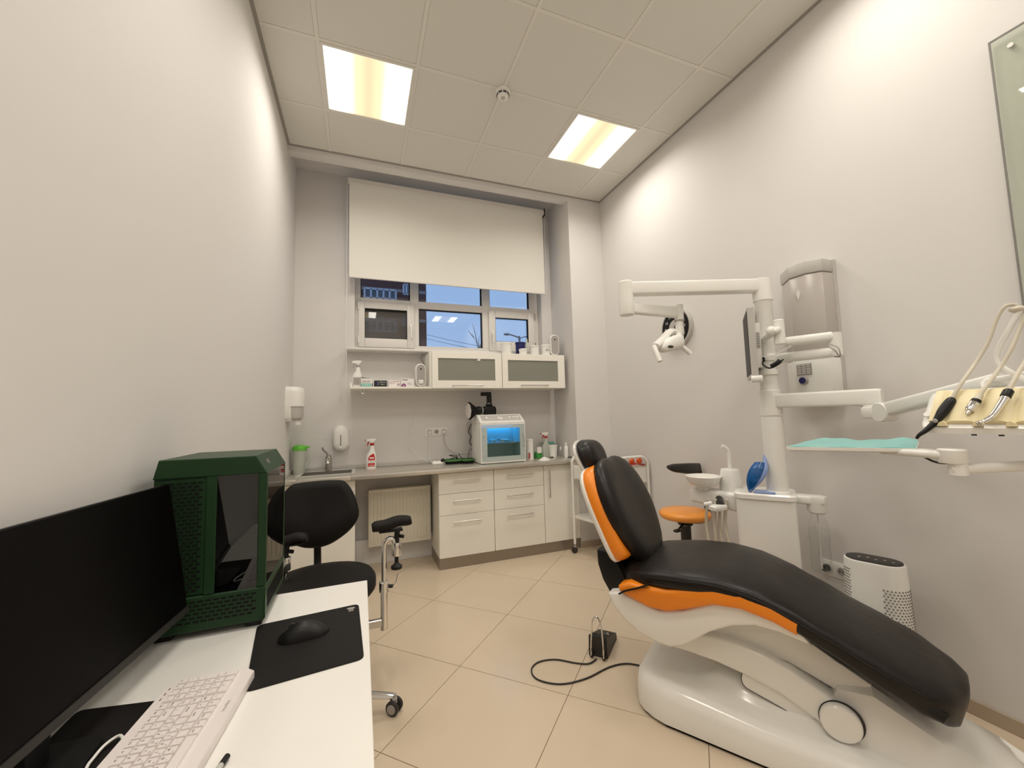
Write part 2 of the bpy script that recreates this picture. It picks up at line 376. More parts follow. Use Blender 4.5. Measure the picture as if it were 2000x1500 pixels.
# smoke detector
t = thing('smoke_detector', 'small round white smoke detector on the ceiling between the two lit panels', 'smoke detector', (1.527, 2.53, ZC))
MB().lathe((0,0,0), [(.052,0),(.052,-.012),(.046,-.018)], axis=None).build('base', 'white', t, local=True)
MB().lathe((0,0,-.018), [(.040,0),(.043,-.008),(.040,-.028),(.030,-.034)]).build('chamber', 'white', t, local=True)
sl = MB()
for k in range(8):
    a = k*PI/4; sl.box(-.012,.012,.0405,.0445,-.040,-.030, mtx=Matrix.Rotation(a,4,'Z'))
sl.build('vent_slot', 'dgrey', t, local=True)
MB().cyl((0,0,-.052),(0,0,-.058),.014).build('test_button', 'lgrey', t, local=True)
# ------------------------------------------------------------ window
WY = 4.22
win = struct(thing('window_1', '', '', (WX0, WY, WZ0)))
del win['label'], win['category']
fr = MB()
for b in ((WX0, .575, 2.03, 3.58), (2.415, WX1, 2.03, 3.58), (.575, 2.415, 2.03, 2.085), (.575, 1.06, 2.485, 2.56), (1.148, 1.842, 2.485, 2.56), (1.93, 2.415, 2.485, 2.56), (.575, 2.415, 3.50, 3.58),
          (1.06, 1.148, 2.085, 3.50), (1.842, 1.93, 2.085, 3.50)):
    fr.box(b[0], b[1], WY, WY+.07, b[2], b[3], .003, 1)
fr.build('window_frame', 'pvc', win)
def sash(x0, x1, z0, z1, gx0, gx1, gz0, gz1):
    s = MB(); y0 = WY-.022; y1 = WY-.001
    s.box(x0, gx0, y0, y1, z0, z1, .004, 2); s.box(gx1, x1, y0, y1, z0, z1, .004, 2)
    s.box(gx0, gx1, y0, y1, z0, gz0, .004, 2); s.box(gx0, gx1, y0, y1, gz1, z1, .004, 2)
    o = s.build('sash', 'pvc', win)
    q = MB(); q.box(gx0-.006, gx0+.004, y1-.012, y1+.03, gz0, gz1); q.box(gx1-.004, gx1+.006, y1-.012, y1+.03, gz0, gz1)
    q.box(gx0, gx1, y1-.012, y1+.03, gz1-.004, gz1+.006); q.box(gx0, gx1, y1-.012, y1+.03, gz0-.006, gz0+.004)
    q.build('gasket', 'black', o); return o
s1 = sash(.552, 1.098, 2.055, 2.515, .614, 1.026, 2.146, 2.448)
s3 = sash(1.912, 2.468, 2.055, 2.515, 1.988, 2.386, 2.165, 2.436)
for (x0, x1, z0, z1) in ((.575,1.06,2.56,3.50),(1.148,1.842,2.56,3.50),(1.93,2.415,2.56,3.50),(.61,1.03,2.14,2.45),(1.148,1.842,2.085,2.485),(1.985,2.39,2.16,2.44)):
    MB().box(x0, x1, WY+.030, WY+.034, z0, z1).build('pane', 'glass', win, smooth=False)
gk = MB()
for (x0, x1, z0, z1) in ((.575,1.06,2.56,3.50),(1.148,1.842,2.56,3.50),(1.93,2.415,2.56,3.50),(1.148,1.842,2.085,2.485)):
    gk.box(x0, x0+.008, WY+.02, WY+.05, z0, z1); gk.box(x1-.010, x1, WY+.02, WY+.05, z0, z1); gk.box(x0, x1, WY+.02, WY+.05, z1-.010, z1)
gk.build('gasket', 'black', win)
MB().box(.58, 1.06, WY+.058, WY+.060, 2.09, 2.49).build('insect_screen', 'net', win, smooth=False)
for x, m_, zz in ((1.062,s1,2.27),(1.95,s3,2.25)):
    h = MB(); h.box(x-.013, x+.013, WY-.034, WY-.022, zz-.03, zz+.04, .004, 2); h.box(x-.009, x+.009, WY-.060, WY-.046, zz-.11, zz+.012, .005, 2); h.cyl((x,WY-.034,zz),(x,WY-.05,zz),.009)
    h.build('handle', 'white', m_)
for x, m_ in ((.556,s1),(2.466,s3)):
    for z0 in (2.09, 2.43):
        MB().cyl((x, WY-.028, z0), (x, WY-.028, z0+.075), .008, n=12).build('hinge', 'white' if m_ is s1 else 'grey', m_)
MB().box(.455, CX-.02, 3.965, WY, 1.985, 2.01, .006, 2).build('window_sill', 'pvc', win)
# ------------------------------------------------------------ roller blind
t = thing('roller_blind', 'off-white roller blind half drawn down over the window', 'blind', (1.49, 3.97, 3.62))
BL0, BL1, BZ = .462, 2.515, 2.682
MB().box(BL0+.012, BL1-.012, 3.972, 3.975, BZ, 3.60).build('fabric', 'blind', t, smooth=False)
MB().cyl((BL0,3.985,3.615),(BL1,3.985,3.615),.026, n=24).build('tube', 'white', t)
MB().box(BL0, BL1, 3.948, 3.958, 3.588, 3.642, .003, 1).build('front_cover', 'pvc', t)
MB().box(BL0+.01, BL1-.01, 3.968, 3.984, BZ-.010, BZ+.006, .004, 2).build('bottom_bar', 'pvc', t)
for x in (BL0-.012, BL1+.002):
    MB().box(x, x+.012, 3.945, 4.02, 3.575, 3.66, .003, 1).build('bracket', 'dgrey' if x > 1 else 'lgrey', t)
for x in (BL0-.008, BL1+.006): MB().cyl((x,3.965,3.60),(x,3.965,1.62 if x < 1 else 2.68),.0022, n=6).build('guide_cord', 'white', t)
MB().tube([ony(668,740,4.07), ony(667,765,4.07), ony(673,785,4.05), ony(679,772,4.0), ony(681,740,3.95)], .0022, n=6).build('pull_cord', 'white', t)
MB().cyl((.46,4.03,2.72),(.432,4.10,1.62),.002, n=6).build('pull_cord', 'white', t)
# ------------------------------------------------------------ glass board and unit high on the right wall
t = thing('glass_board', 'tall pale green glass panel on the right wall, cut by the picture edge', 'glass panel', (XR, .3, 2.0))
eg = MB(); eg.box(XR-.0225, XR-.0135, .743, .748, 1.20, 2.824); eg.box(XR-.0225, XR-.0135, -.45, .743, 2.819, 2.824); eg.build('polished_edge', 'inkg', t, smooth=False)
MB().box(XR-.022, XR-.014, -.45, .745, 1.20, 2.82, .001, 1).build('pane', 'board', t)
for (y, z) in ((.69,2.76),(.70,1.28),(-.38,2.76),(-.38,1.28)): MB().cyl((XR-.001,y,z),(XR-.026,y,z),.009,n=14).build('standoff', 'alu', t)
# ------------------------------------------------------------ wall clock
c = Vector((XR, 2.59, 2.02)); t = thing('wall_clock', 'round wall clock with white rim and black dial behind the operating lamp', 'clock', c)
MB().lathe(c, [(.168,0),(.168,.02),(.160,.032),(.148,.030)], n=40, axis=(-1,0,0)).build('rim', 'lgrey', t)
MB().lathe(c+Vector((-.026,0,0)), [(.148,0),(.148,.006)], n=40, axis=(-1,0,0)).build('dial', 'black', t)
MB().lathe(c+Vector((-.032,0,0)), [(.068,0),(.066,.003)], n=32, axis=(-1,0,0)).build('centre_disc', 'lgrey', t)
for k in range(12):
    a = k*PI/6; p = c+Vector((-.0335, -math.sin(a)*.108, math.cos(a)*.108))
    text('numeral', str(12 if k == 0 else k), .032, 'paper', t, p, (0,-1,0), (0,0,1))
for a, l, wd in ((R(35),.075,.006),(R(150),.11,.004)):
    d = Vector((0,-math.sin(a),math.cos(a))); MB().tube([c+Vector((-.037,0,0)), c+Vector((-.037,0,0))+d*l], wd, n=6, smooth=False).build('hand', 'dgrey', t)
# ------------------------------------------------------------ air recirculator on right wall
t = thing('air_steriliser', 'tall grey wall-mounted air steriliser with blue dial, behind the monitor arms', 'air steriliser', (XR, 1.50, 1.37))
def wedge(z0, z1, ins=0.0, top=False):
    P = [(XR-.012,1.405),(XR-.012,1.655),(XR-.06+ins,1.668-ins),(XR-.145+ins,1.56),(XR-.145+ins,1.47),(XR-.10+ins,1.405+ins)]
    return P
MB().box(XR-.014, XR, 1.395, 1.675, 1.37, 2.15, .003, 1).build('back_plate', 'lgrey', t)
MB().prism(wedge(0,0), 'xy', 1.375, 1.60, .006).build('lower_cover', 'white', t)
MB().prism(wedge(0,0,.004), 'xy', 1.602, 2.075, .006).build('front_panel', 'mauve', t)
MB().prism(wedge(0,0), 'xy', 2.077, 2.15, .008).build('top_cap', 'lgrey', t)
d = MB(); yy = 1.515; xx = XR-.1428
d.prism([(yy,2.0),(yy+.012,1.975),(yy,1.935),(yy-.012,1.975)], 'yz', xx-.0015, xx+.001); d.build('emblem', 'paper', t)
gr = MB(); gr.box(xx-.006, xx+.001, 1.475, 1.555, 1.512, 1.575); gr.build('grille_panel', 'grey', t)
for k in range(5):
    for q in range(3): MB().box(xx-.008, xx-.005, 1.482+q*.025, 1.50+q*.025, 1.520+k*.0115, 1.525+k*.0115).build('grille_slot', 'paper', t)
MB().lathe((xx,1.522,1.482), [(.025,0),(.025,.008),(.02,.016)], axis=(-1,0,0)).build('dial', 'grey', t)
MB().lathe((xx-.014,1.522,1.482), [(.018,0),(.016,.008)], axis=(-1,0,0)).build('dial_cap', 'navy', t)
MB().ball((XR-.10,1.43,1.47), .009).build('cable_gland', 'black', t)
# ------------------------------------------------------------ double socket on right wall
def socket_plate(name, label, c, n, ax, group=None, plugs=()):
    # c centre on the wall, ax unit vector along the plate, wall normal
    nn = {'x': Vector((-1,0,0)), 'y': Vector((0,-1,0))}[ax]; al = Vector((0,-1,0)) if ax == 'x' else Vector((1,0,0))
    c = Vector(c); t = thing(name, label, 'power socket', c)
    def bx(a0, a1, z0, z1, d0, d1, nm, m_, bev=.002):
        p = c+al*a0+nn*d0; q = c+al*a1+nn*d1
        MB().box(min(p.x,q.x), max(p.x,q.x), min(p.y,q.y), max(p.y,q.y), c.z+z0, c.z+z1, bev, 2).build(nm, m_, t)
    W = .071*n/2
    bx(-W-.005, W+.005, -.041, .041, 0, .008, 'frame', 'white')
    for k in range(n):
        a = -W+.0355+.071*k
        bx(a-.029, a+.029, -.029, .029, .008, .011, 'insert', 'paper', .001)
        p = c+al*a+nn*.0112
        MB().lathe(p, [(.021,0),(.021,.0012),(.018,.0012),(.018,-.001)], axis=nn).build('socket_ring', 'grey', t)
        if k not in plugs:
            h = MB()
            for s_ in (-1,1): h.cyl(p+al*s_*.008, p+al*s_*.008+nn*.002, .0035, n=8)
            h.build('pin_hole', 'black', t)
    return t, al, nn
tR, al, nn = socket_plate('wall_socket', 'white double power socket low on the right wall beside the air purifier', (XR, 1.535, .432), 2, 'x', plugs=(0,))
MB().lathe((XR-.011,1.5705,.432), [(.019,0),(.019,.022),(.014,.034)], axis=(-1,0,0)).build('plug', 'black', tR)
tB, al, nn = socket_plate('triple_wall_socket', 'white triple power socket on the window wall above the worktop', (1.298, YB, 1.193), 3, 'y', plugs=(0,2))
for a in (-.071, .071): MB().lathe((1.298+a, YB-.011, 1.188), [(.018,0),(.018,.02),(.010,.03)], axis=(0,-1,0)).build('plug', 'white', tB)
# ------------------------------------------------------------ towel and soap dispensers
t = thing('towel_dispenser', 'white rounded paper dispenser on the left wall above the jug', 'paper dispenser', (0, 3.83, 1.48))
def disp_ring(z, k):
    P = []
    for i in range(17):
        a = -PI/2 + PI*i/16; P.append((.045+.085*math.cos(a)*k, 3.83+.105*math.sin(a)*k, z))
    return [(.0,3.83-.105*k,z)] + P + [(.0,3.83+.105*k,z)]
sh = MB(); sh.loft([disp_ring(1.46,1), disp_ring(1.58,1), disp_ring(1.605,.95), disp_ring(1.622,.80), disp_ring(1.628,.5)])
sh.loft([[(x*(.55),y if y < 3.86 else 3.82,z) for x, y, z in disp_ring(zz,k)] for zz, k in ((1.335,.72),(1.35,.9),(1.37,1),(1.46,1))])
sh.build('cover', 'white', t)
MB().loft([[(x*.98,y,z) for x,y,z in disp_ring(1.345,.66)], disp_ring(1.36,.88), disp_ring(1.375,.93), disp_ring(1.46,.93)]).build('paper_core', 'lgrey', t)
MB().box(.07,.11,3.77,3.775,1.305,1.33,.001,1).build('paper_tab', 'paper', t)
t = thing('soap_dispenser', 'white oval soap dispenser with level slot, on the wall behind the faucet', 'soap dispenser', (.408, YB, 1.17))
c = Vector((.408, YB, 1.17)); R0 = []
for d, k in ((0,1),(-.06,1),(-.085,.9),(-.098,.7),(-.102,.35)):
    R0.append([(x,YB+d,z) for x, z in oval(.408,1.172,.070*k,.118*k+(0.0),36)])
MB().loft(R0).build('cover', 'white', t)
MB().box(.4055,.4105,YB-.106,YB-.10,1.10,1.20).build('level_slot', 'dgrey', t)
MB().lathe((.408,YB-.099,1.092), [(.013,0),(.013,.005),(.009,.006)], axis=(0,-1,0)).build('push_button', 'white', t)
# ------------------------------------------------------------ radiator
t = thing('radiator', 'cream panel radiator under the worktop between the cabinets', 'radiator', (.93, 4.0, .18))
x0, x1, z0, z1 = .645, 1.205, .185, .69
MB().box(x0, x1, 3.952, 4.06, z0, z1, .004, 2).build('body', 'rad', t)
for k in range(17):
    x = x0+.022+k*(x1-x0-.044)/16
    MB().box(x-.007, x+.007, 3.942, 3.954, z0+.03, z1-.03, .005, 2).build('flute', 'rad', t)
for x in (x0+.02, x1-.03): MB().box(x, x+.012, 4.055, 4.12, z0+.1, z1-.1).build('bracket', 'grey', t)
MB().cyl((x0-.012,4.0,z1-.04),(x0+.005,4.0,z1-.04),.009,n=10).build('air_valve', 'alu', t)
struct(MB().box(.50, 1.25, 4.06, YB, 0.0, .225, .003, 1).build('trim_3', 'wall', loc=(.9,4.1,0)))
# ============================================================ WORKTOP AND CABINETS
CF = 3.57; CT = .88
t = thing('worktop', 'long brushed steel-look worktop with sink, running below the window wall', 'worktop', (1.3, 3.85, .84))
SX0, SX1, SY0, SY1 = .11, .505, 3.76, 4.03
cb = MB()
cb.box(0, SX0, CF, YB, .845, CT, .004, 2); cb.box(SX1, CX, CF, YB, .845, CT, .004, 2)
cb.box(SX0, SX1, CF, SY0, .845, CT, .004, 2); cb.box(SX0, SX1, SY1, YB, .845, CT, .004, 2)
cb.build('top', 'steel', t)
bs = MB(); bs.box(0.012, CX, YB-.018, YB, CT, CT+.034, .004, 2); bs.box(0, .012, CF+.02, YB, CT, CT+.034, .004, 2); bs.build('upstand', 'lgrey', t)
# inset sink: rim, bowl walls, bottom
sk = MB()
sk.box(SX0-.03, SX1+.03, SY0-.035, SY0, CT, CT+.005, .002, 1); sk.box(SX0-.03, SX1+.03, SY1, SY1+.055, CT, CT+.005, .002, 1)
sk.box(SX0-.03, SX0, SY0, SY1, CT, CT+.005, .002, 1); sk.box(SX1, SX1+.03, SY0, SY1, CT, CT+.005, .002, 1)
sk.build('sink_rim', 'lgrey', t)
sb = MB(); H0 = .72
sb.box(SX0, SX0+.004, SY0, SY1, H0, CT); sb.box(SX1-.004, SX1, SY0, SY1, H0, CT); sb.box(SX0, SX1, SY0, SY0+.004, H0, CT); sb.box(SX0, SX1, SY1-.004, SY1, H0, CT)
sb.box(SX0, SX1, SY0, SY1, H0-.004, H0); sb.build('sink_bowl', 'sinks', t)
MB().cyl((.31,3.9,H0),(.31,3.9,H0+.004),.035).build('drain', 'chrome', t)
# faucet
t = thing('faucet', 'short chrome single-lever faucet on the rim of the sink', 'faucet', (.305, 4.06, CT+.005))
MB().lathe((.305,4.06,CT+.005), [(.034,0),(.034,.006),(.028,.010),(.027,.105),(.024,.112),(.022,.130),(.012,.138)]).build('body', 'sinks', t)
MB().tube([(.305,4.05,.985),(.305,3.98,.995),(.306,3.93,.975),(.306,3.915,.955)], .012, n=10, flat=.8).build('spout', 'chrome', t)
MB().tube([(.303,4.06,1.015),(.285,4.055,1.045),(.262,4.045,1.07),(.255,4.035,1.095)], .007, n=10, rr=lambda u: .010-.003*u).build('lever', 'sinks', t)
def bar_handle(parent, x0, x1, y, z, vertical=False, ln=0):
    h = MB()
    if vertical:
        h.cyl((x0,y-.032,z),(x0,y-.032,z+ln),.006,n=12); h.cyl((x0,y-.032,z+.02),(x0,y,z+.02),.005,n=8); h.cyl((x0,y-.032,z+ln-.02),(x0,y,z+ln-.02),.005,n=8)
    else:
        h.cyl((x0,y-.032,z),(x1,y-.032,z),.006,n=12); h.cyl((x0+.015,y-.032,z),(x0+.015,y,z),.005,n=8); h.cyl((x1-.015,y-.032,z),(x1-.015,y,z),.005,n=8)
    return h.build('handle', 'alu', parent)
FY = 3.65
def base_unit(name, label, x0, x1, drawers=True, hx=None, door_handle=None, x0v=None):
    t = thing(name, label, 'cabinet', ((x0+x1)/2, 3.9, 0), group=None)
    b = MB(); b.box(x0, x0+.018, FY+.001, YB-.07, .10, .845); b.box(x1-.018, x1, FY+.001, YB-.07, .10, .845)
    b.box(x0+.018, x1-.018, FY+.001, YB-.07, .10, .118); b.box(x0+.018, x1-.018, YB-.08, YB-.07, .118, .845); b.box(x0+.018, x1-.018, FY+.001, FY+.06, .825, .845)
    b.build('body', 'cab', t)
    if drawers:
        for z0, z1, zh in ((.098,.4615,.404),(.4645,.6485,.588),(.6515,.832,.773)):
            d = MB().box(x0+.0015, x1-.0015, FY-.018, FY, z0, z1, .0015, 1).build('drawer', 'cab', t)
            bar_handle(d, hx[0], hx[1], FY-.018, zh)
    else:
        d = MB().box(x0+.0015, x1-.0015, FY-.018, FY, .098, .832, .0015, 1).build('door', 'cab', t)
        bar_handle(d, door_handle, 0, FY-.018, .53, True, .26)
    return t
base_unit('drawer_cabinet', 'white cabinet with three handled drawers, next to the radiator', 1.227, 1.740, hx=(1.352,1.610))
base_unit('drawer_cabinet', 'white cabinet with three handled drawers, second from the radiator', 1.742, 2.252, hx=(1.866,2.126))
base_unit('door_cabinet', 'white base cabinet with one door and a vertical bar handle beside the trolley', 2.254, CX-.002, False, door_handle=2.304)
base_unit('sink_cabinet', 'white base cabinet with one door under the sink, behind the black stool', .012, .535, False, door_handle=.49)
t = thing('plinth', 'brown-grey metal plinth under the drawer cabinets', 'plinth', (1.9, 3.66, 0))
MB().box(1.227, CX-.002, FY-.010, FY+.005, 0, .097, .001, 1).build('front_board', 'kick', t)
MB().box(1.227, 1.240, FY+.005, 4.055, 0, .097, .001, 1).build('side_board', 'kick', t)
tag(MB().box(.012, .535, FY-.010, FY+.005, 0, .097, .001, 1).build('plinth', 'kick', loc=(.27,3.65,0)), 'grey metal plinth board under the sink cabinet behind the black stool', 'plinth')
# ------------------------------------------------------------ wall shelf and glass-fronted cabinets
t = thing('wall_shelf', 'white open wall shelf holding a spray bottle, boxes and a speaker', 'shelf', (.84, 3.95, 1.60))
MB().box(.49, 1.199, 3.765, YB, 1.607, 1.625, .001, 1).build('board', 'cab', t)
MB().box(1.18, 1.199, 3.765, YB, 1.625, 1.955, .001, 1).build('side_panel', 'cab', t)
MB().box(.49, .506, 3.80, YB, 1.625, 1.66, .001, 1).build('end_rail', 'cab', t)
hk = MB(); hk.tube([(.588,3.80,1.607),(.588,3.80,1.575),(.600,3.80,1.562),(.612,3.80,1.575),(.612,3.80,1.607)], .0035, n=8); hk.build('hook', 'chrome', t)
def wall_cab(label, x0, x1, g):
    t = thing('wall_cabinet', label, 'cabinet', ((x0+x1)/2, 3.93, 1.6))
    b = MB(); y0 = 3.768
    b.box(x0, x0+.016, y0, YB, 1.607, 1.957); b.box(x1-.016, x1, y0, YB, 1.607, 1.957); b.box(x0+.016, x1-.016, y0, YB, 1.607, 1.623); b.box(x0+.016, x1-.016, y0, YB, 1.941, 1.957); b.box(x0+.016, x1-.016, YB-.01, YB, 1.623, 1.941)
    b.build('body', 'cab', t)
    d = MB(); gx0, gx1, gz0, gz1 = g; y1 = 3.767; y0 = 3.748
    d.box(x0+.002, gx0, y0, y1, 1.608, 1.956, .001, 1); d.box(gx1, x1-.002, y0, y1, 1.608, 1.956, .001, 1); d.box(gx0, gx1, y0, y1, 1.608, gz0, .001, 1); d.box(gx0, gx1, y0, y1, gz1, 1.956, .001, 1)
    D = d.build('door', 'cab', t)
    MB().box(gx0-.004, gx1+.004, y0+.008, y0+.012, gz0-.004, gz1+.004).build('glass_panel', 'cabglass', D, smooth=False)
    bar_handle(D, (g[0]+g[1])/2-.155, (g[0]+g[1])/2+.150, y0, 1.634)
    return t
wc1 = wall_cab('wall cabinet with frosted glass flap door, directly right of the open shelf', 1.20, 1.893, (1.258,1.822,1.682,1.894))
wc2 = wall_cab('wall cabinet with frosted glass flap door, topped by the tubs', 1.895, 2.595, (1.956,2.515,1.678,1.890))
st = MB(); st.prism([(1.655,1.897),(1.63,1.878),(1.668,1.873),(1.672,1.897)], 'xz', 3.7465, 3.7475); st.build('paper_corner', 'paper', wc1)
# things inside the right cabinet, seen as blurs
tag(MB().lathe((2.34,3.92,1.623), [(.05,0),(.055,.12),(.05,.20),(.02,.22)]).build('jar', 'white', loc=(2.34,3.92,1.623)), 'pale jar blurred behind the frosted glass of the right wall cabinet', 'jar')
tag(MB().tube([(2.12,3.86,1.63),(2.10,3.88,1.76)], .018, n=10, smooth=False).build('tube', 'paper', loc=(2.12,3.86,1.623)), 'white tube leaning left behind the frosted glass of the right wall cabinet', 'tube')
tag(MB().tube([(2.18,3.86,1.63),(2.22,3.88,1.74)], .016, n=10, smooth=False).build('tube', 'paper', loc=(2.18,3.86,1.623)), 'white tube leaning right behind the frosted glass of the right wall cabinet', 'tube')
# ------------------------------------------------------------ things on the shelf
def spray_bottle(name, label, x, y, z, k=1.0, body='white', head='white', trig='white', lab=None, mirror=-1, h=.25):
    t = thing(name, label, 'spray bottle', (x, y, z))
    def rg(zz, hw, hd, ox=0): return [(x+ox+a*1.0, y+b, z+zz) for a, b in oval(0,0,hw,hd,24)]
    s_ = h/.25
    MB().loft([rg(0,.040*k,.024*k), rg(.008,.044*k,.027*k), rg(.09*s_,.044*k,.027*k), rg(.125*s_,.036*k,.024*k,.005*k), rg(.16*s_,.020*k,.018*k,.010*k), rg(.20*s_,.016*k,.016*k,.010*k)]).build('bottle', body, t)
    cx = x+.010*k
    MB().lathe((cx,y,z+.195*s_), [(.018*k,0),(.018*k,.018),(.014*k,.022)]).build('collar', trig if trig != 'white' else head, t)
    zt = z+.215*s_
    MB().prism([(cx-.052*k,zt+.016),(cx-.050*k,zt+.034),(cx-.02*k,zt+.040),(cx+.028*k,zt+.040),(cx+.030*k,zt+.030),(cx+.012*k,zt+.008),(cx+.010*k,zt),(cx-.014*k,zt),(cx-.018*k,zt+.012)], 'xz', y-.011*k, y+.011*k, .003).build('spray_head', head, t)
    MB().prism([(cx-.022*k,zt+.014),(cx-.036*k,zt+.014),(cx-.046*k,zt-.024),(cx-.040*k,zt-.026),(cx-.028*k,zt-.004)], 'xz', y-.006*k, y+.006*k, .002).build('trigger', trig, t)
    MB().cyl((cx-.051*k,y,zt+.026),(cx-.060*k,y,zt+.026),.007*k,n=10).build('nozzle', trig if trig != 'white' else 'grey', t)
    return t
t = spray_bottle('spray_bottle', 'white spray bottle with grey label at the left end of the wall shelf', .545, 3.86, 1.625, 1.0, trig='grey', h=.235)
MB().box(.515,.575,3.8315,3.8328,1.645,1.715,.0005,1).build('label', 'lgrey', t)
for k in range(5): MB().box(.520,.570-.008*(k%2),3.8305,3.8312,1.652+k*.012,1.656+k*.012).build('print_line', 'inkg', t)
def carton(label, x0, x1, h, m_, d=.10, y=3.80, z=1.625):
    t = thing('glove_box', label, 'box', ((x0+x1)/2, y+d/2, z)); MB().box(x0, x1, y, y+d, z, z+h, .0015, 1).build('carton', m_, t); return t
F = (1,0,0); U3 = (0,0,1)
t = carton('small white box printed SENSE with a teal band, an opened flap on top', .580, .672, .078, 'white_e')
MB().box(.582,.666,3.7985,3.7995,1.629,1.655).build('band', 'teal', t)
for k in range(4): MB().cyl((.596+k*.018,3.7985,1.642),(.596+k*.018,3.7975,1.642),.006,n=12).build('dot', 'paper', t)
text('lettering', 'SENSE', .026, 'inkg', t, (.624,3.7985,1.672), F, U3)
MB().prism([(.583,1.704),(.655,1.712-.008),(.655,1.70),(.583,1.712)], 'xz', 3.80, 3.86).build('flap', 'dgrey', t)
MB().box(.6725,.680,3.802,3.88,1.626,1.66,.001,1).build('side_print', 'ink', t)
t = carton('small black box with white lettering between the teal and the pink boxes', .692, .800, .058, 'ink')
MB().lathe((.718,3.7995,1.655), [(.015,0),(.015,.001)], axis=(0,-1,0)).build('emblem', 'inkg', t)
MB().lathe((.713,3.7985,1.655), [(.012,0),(.012,.0008)], axis=(0,-1,0)).build('emblem', 'navy', t)
text('lettering', 'Benovy', .017, 'paper', t, (.764,3.7985,1.668), F, U3); text('lettering', 'Nitrile', .013, 'paper', t, (.764,3.7985,1.648), F, U3)
t = carton('low pale pink box with red lettering and a ring mark', .812, .918, .060, 'white_e')
text('lettering', 'NITRILE', .012, 'red', t, (.892,3.7985,1.674), F, U3)
MB().lathe((.902,3.7995,1.646), [(.010,0),(.010,.001)], axis=(0,-1,0)).build('ring_mark', 'purple', t)
MB().lathe((.902,3.7985,1.646), [(.005,0),(.005,.0008)], axis=(0,-1,0)).build('ring_centre', 'paper', t)
for k in range(2): MB().box(.818,.87,3.799,3.7997,1.657+k*.014,1.6585+k*.014).build('print_line', 'red', t)
t = carton('white box with purple half-round XS mark beside the shelf speaker', .922, 1.040, .076, 'white_e')
MB().prism([(.948+.022*math.cos(a*PI/12), 1.629+.028*math.sin(a*PI/12)) for a in range(13)], 'xz', 3.7985, 3.7997).build('size_mark', 'purple', t)
text('lettering', 'XS', .019, 'paper', t, (.948,3.7980,1.640), F, U3)
text('lettering', 'NITRIMAX', .011, 'ink', t, (.960,3.7985,1.690), F, U3, bold=.0004)
for k in range(3): MB().box(.982,1.03-.01*k,3.799,3.7997,1.642+k*.010,1.644+k*.010).build('print_line', 'inkg', t)
def speaker(label, x, y, z, hw=.048, hh=.108, dep=.11, rz=0, panel=True):
    t = thing('speaker', label, 'speaker', (x, y, z), rz)
    cz = hh+.004
    def rg(yy, k): return [(a, yy, b) for a, b in [(p[0], cz+p[1]) for p in oval(0,0,hw-k,hh-k,40)]]
    MB().loft([rg(dep,.012), rg(dep-.015,.002), rg(dep-.03,0), rg(.012,0), rg(.003,.003), rg(0,.008)]).build('housing', 'white', t, local=True)
    MB().loft([rg(.001,.0095), rg(-.003,.0105)]).build('grille', 'grey', t, local=True)
    MB().box(-.008,.008,-.0045,-.003,cz+hh*.45,cz+hh*.45+.014,.001,1).build('badge', 'ink', t, local=True)
    if panel:
        MB().box(-.024,.022,-.0055,-.003,cz-hh*.75,cz-hh*.42,.002,2).build('control_panel', 'white', t, local=True)
        MB().lathe((-.012,-.0055,cz-hh*.58), [(.004,0),(.004,.003)], axis=(0,-1,0)).build('knob', 'grey', t, local=True)
    MB().box(-.03,.03,.02,dep-.02,0,.006,.002,1).build('foot', 'dgrey', t, local=True)
    return t
speaker('white upright oval speaker with control panel on the open wall shelf', 1.105, 3.80, 1.625)
speaker('white upright oval speaker on top of the wall cabinet, beside the tubs', 2.515, 3.80, 1.957, .050, .112, rz=R(-8), panel=False)
tag(MB().tube([(1.155,3.9,1.84),(1.160,4.0,1.88),(1.145,4.08,1.93),(1.17,4.10,1.985)], .002, n=6).build('cord', 'dgrey', loc=(1.16,4.0,1.88)), 'thin dark cord rising behind the shelf speaker to the sill', 'cord')
def tub(label, x, y, r, h, m_='white', lid='white', z=1.957, handle=True):
    t = thing('tub', label, 'tub', (x, y, z))
    MB().lathe((x,y,z), [(r*.88,0),(r*.90,.004),(r*.97,h-.016),(r*.97,h-.014)]).build('body', m_, t)
    MB().lathe((x,y,z+h-.018), [(r,0),(r*1.04,.003),(r*1.04,.014),(r*.98,.018),(r*.2,.020)]).build('lid', lid, t)
    return t
tub('white plastic tub at the left end of the row on the wall cabinet', 1.985, 3.86, .056, .128)
tub('low white tub standing in front of the navy tub', 2.155, 3.82, .044, .062)
t = tub('navy-labelled tub behind the low white tub on the wall cabinet', 2.17, 3.93, .055, .15, 'navy', 'navy')
t = tub('white tub between the navy tub and the printed tub', 2.295, 3.85, .052, .105)
t = tub('white tub with grey printing next to the speaker on the wall cabinet', 2.43, 3.86, .053, .118)
for k in range(3): MB().box(2.40+.01*k,2.45-.012*k,3.8055-.001*(k==1),3.8065,2.01+k*.012,2.014+k*.012).build('print_line', 'inkg', t)
tag(MB().box(2.225,2.245,3.90,3.915,1.958,2.145,.004,2, mtx=None).build('clip_bag', 'milk', loc=(2.235,3.9,1.957)), 'upright translucent bag between the tubs', 'bag')
tag(MB().box(1.31,1.62,3.80,3.90,1.9575,1.966,.002,1).build('folded_sheet', 'paper', loc=(1.45,3.85,1.957)), 'thin white sheet lying on top of the left wall cabinet', 'sheet')
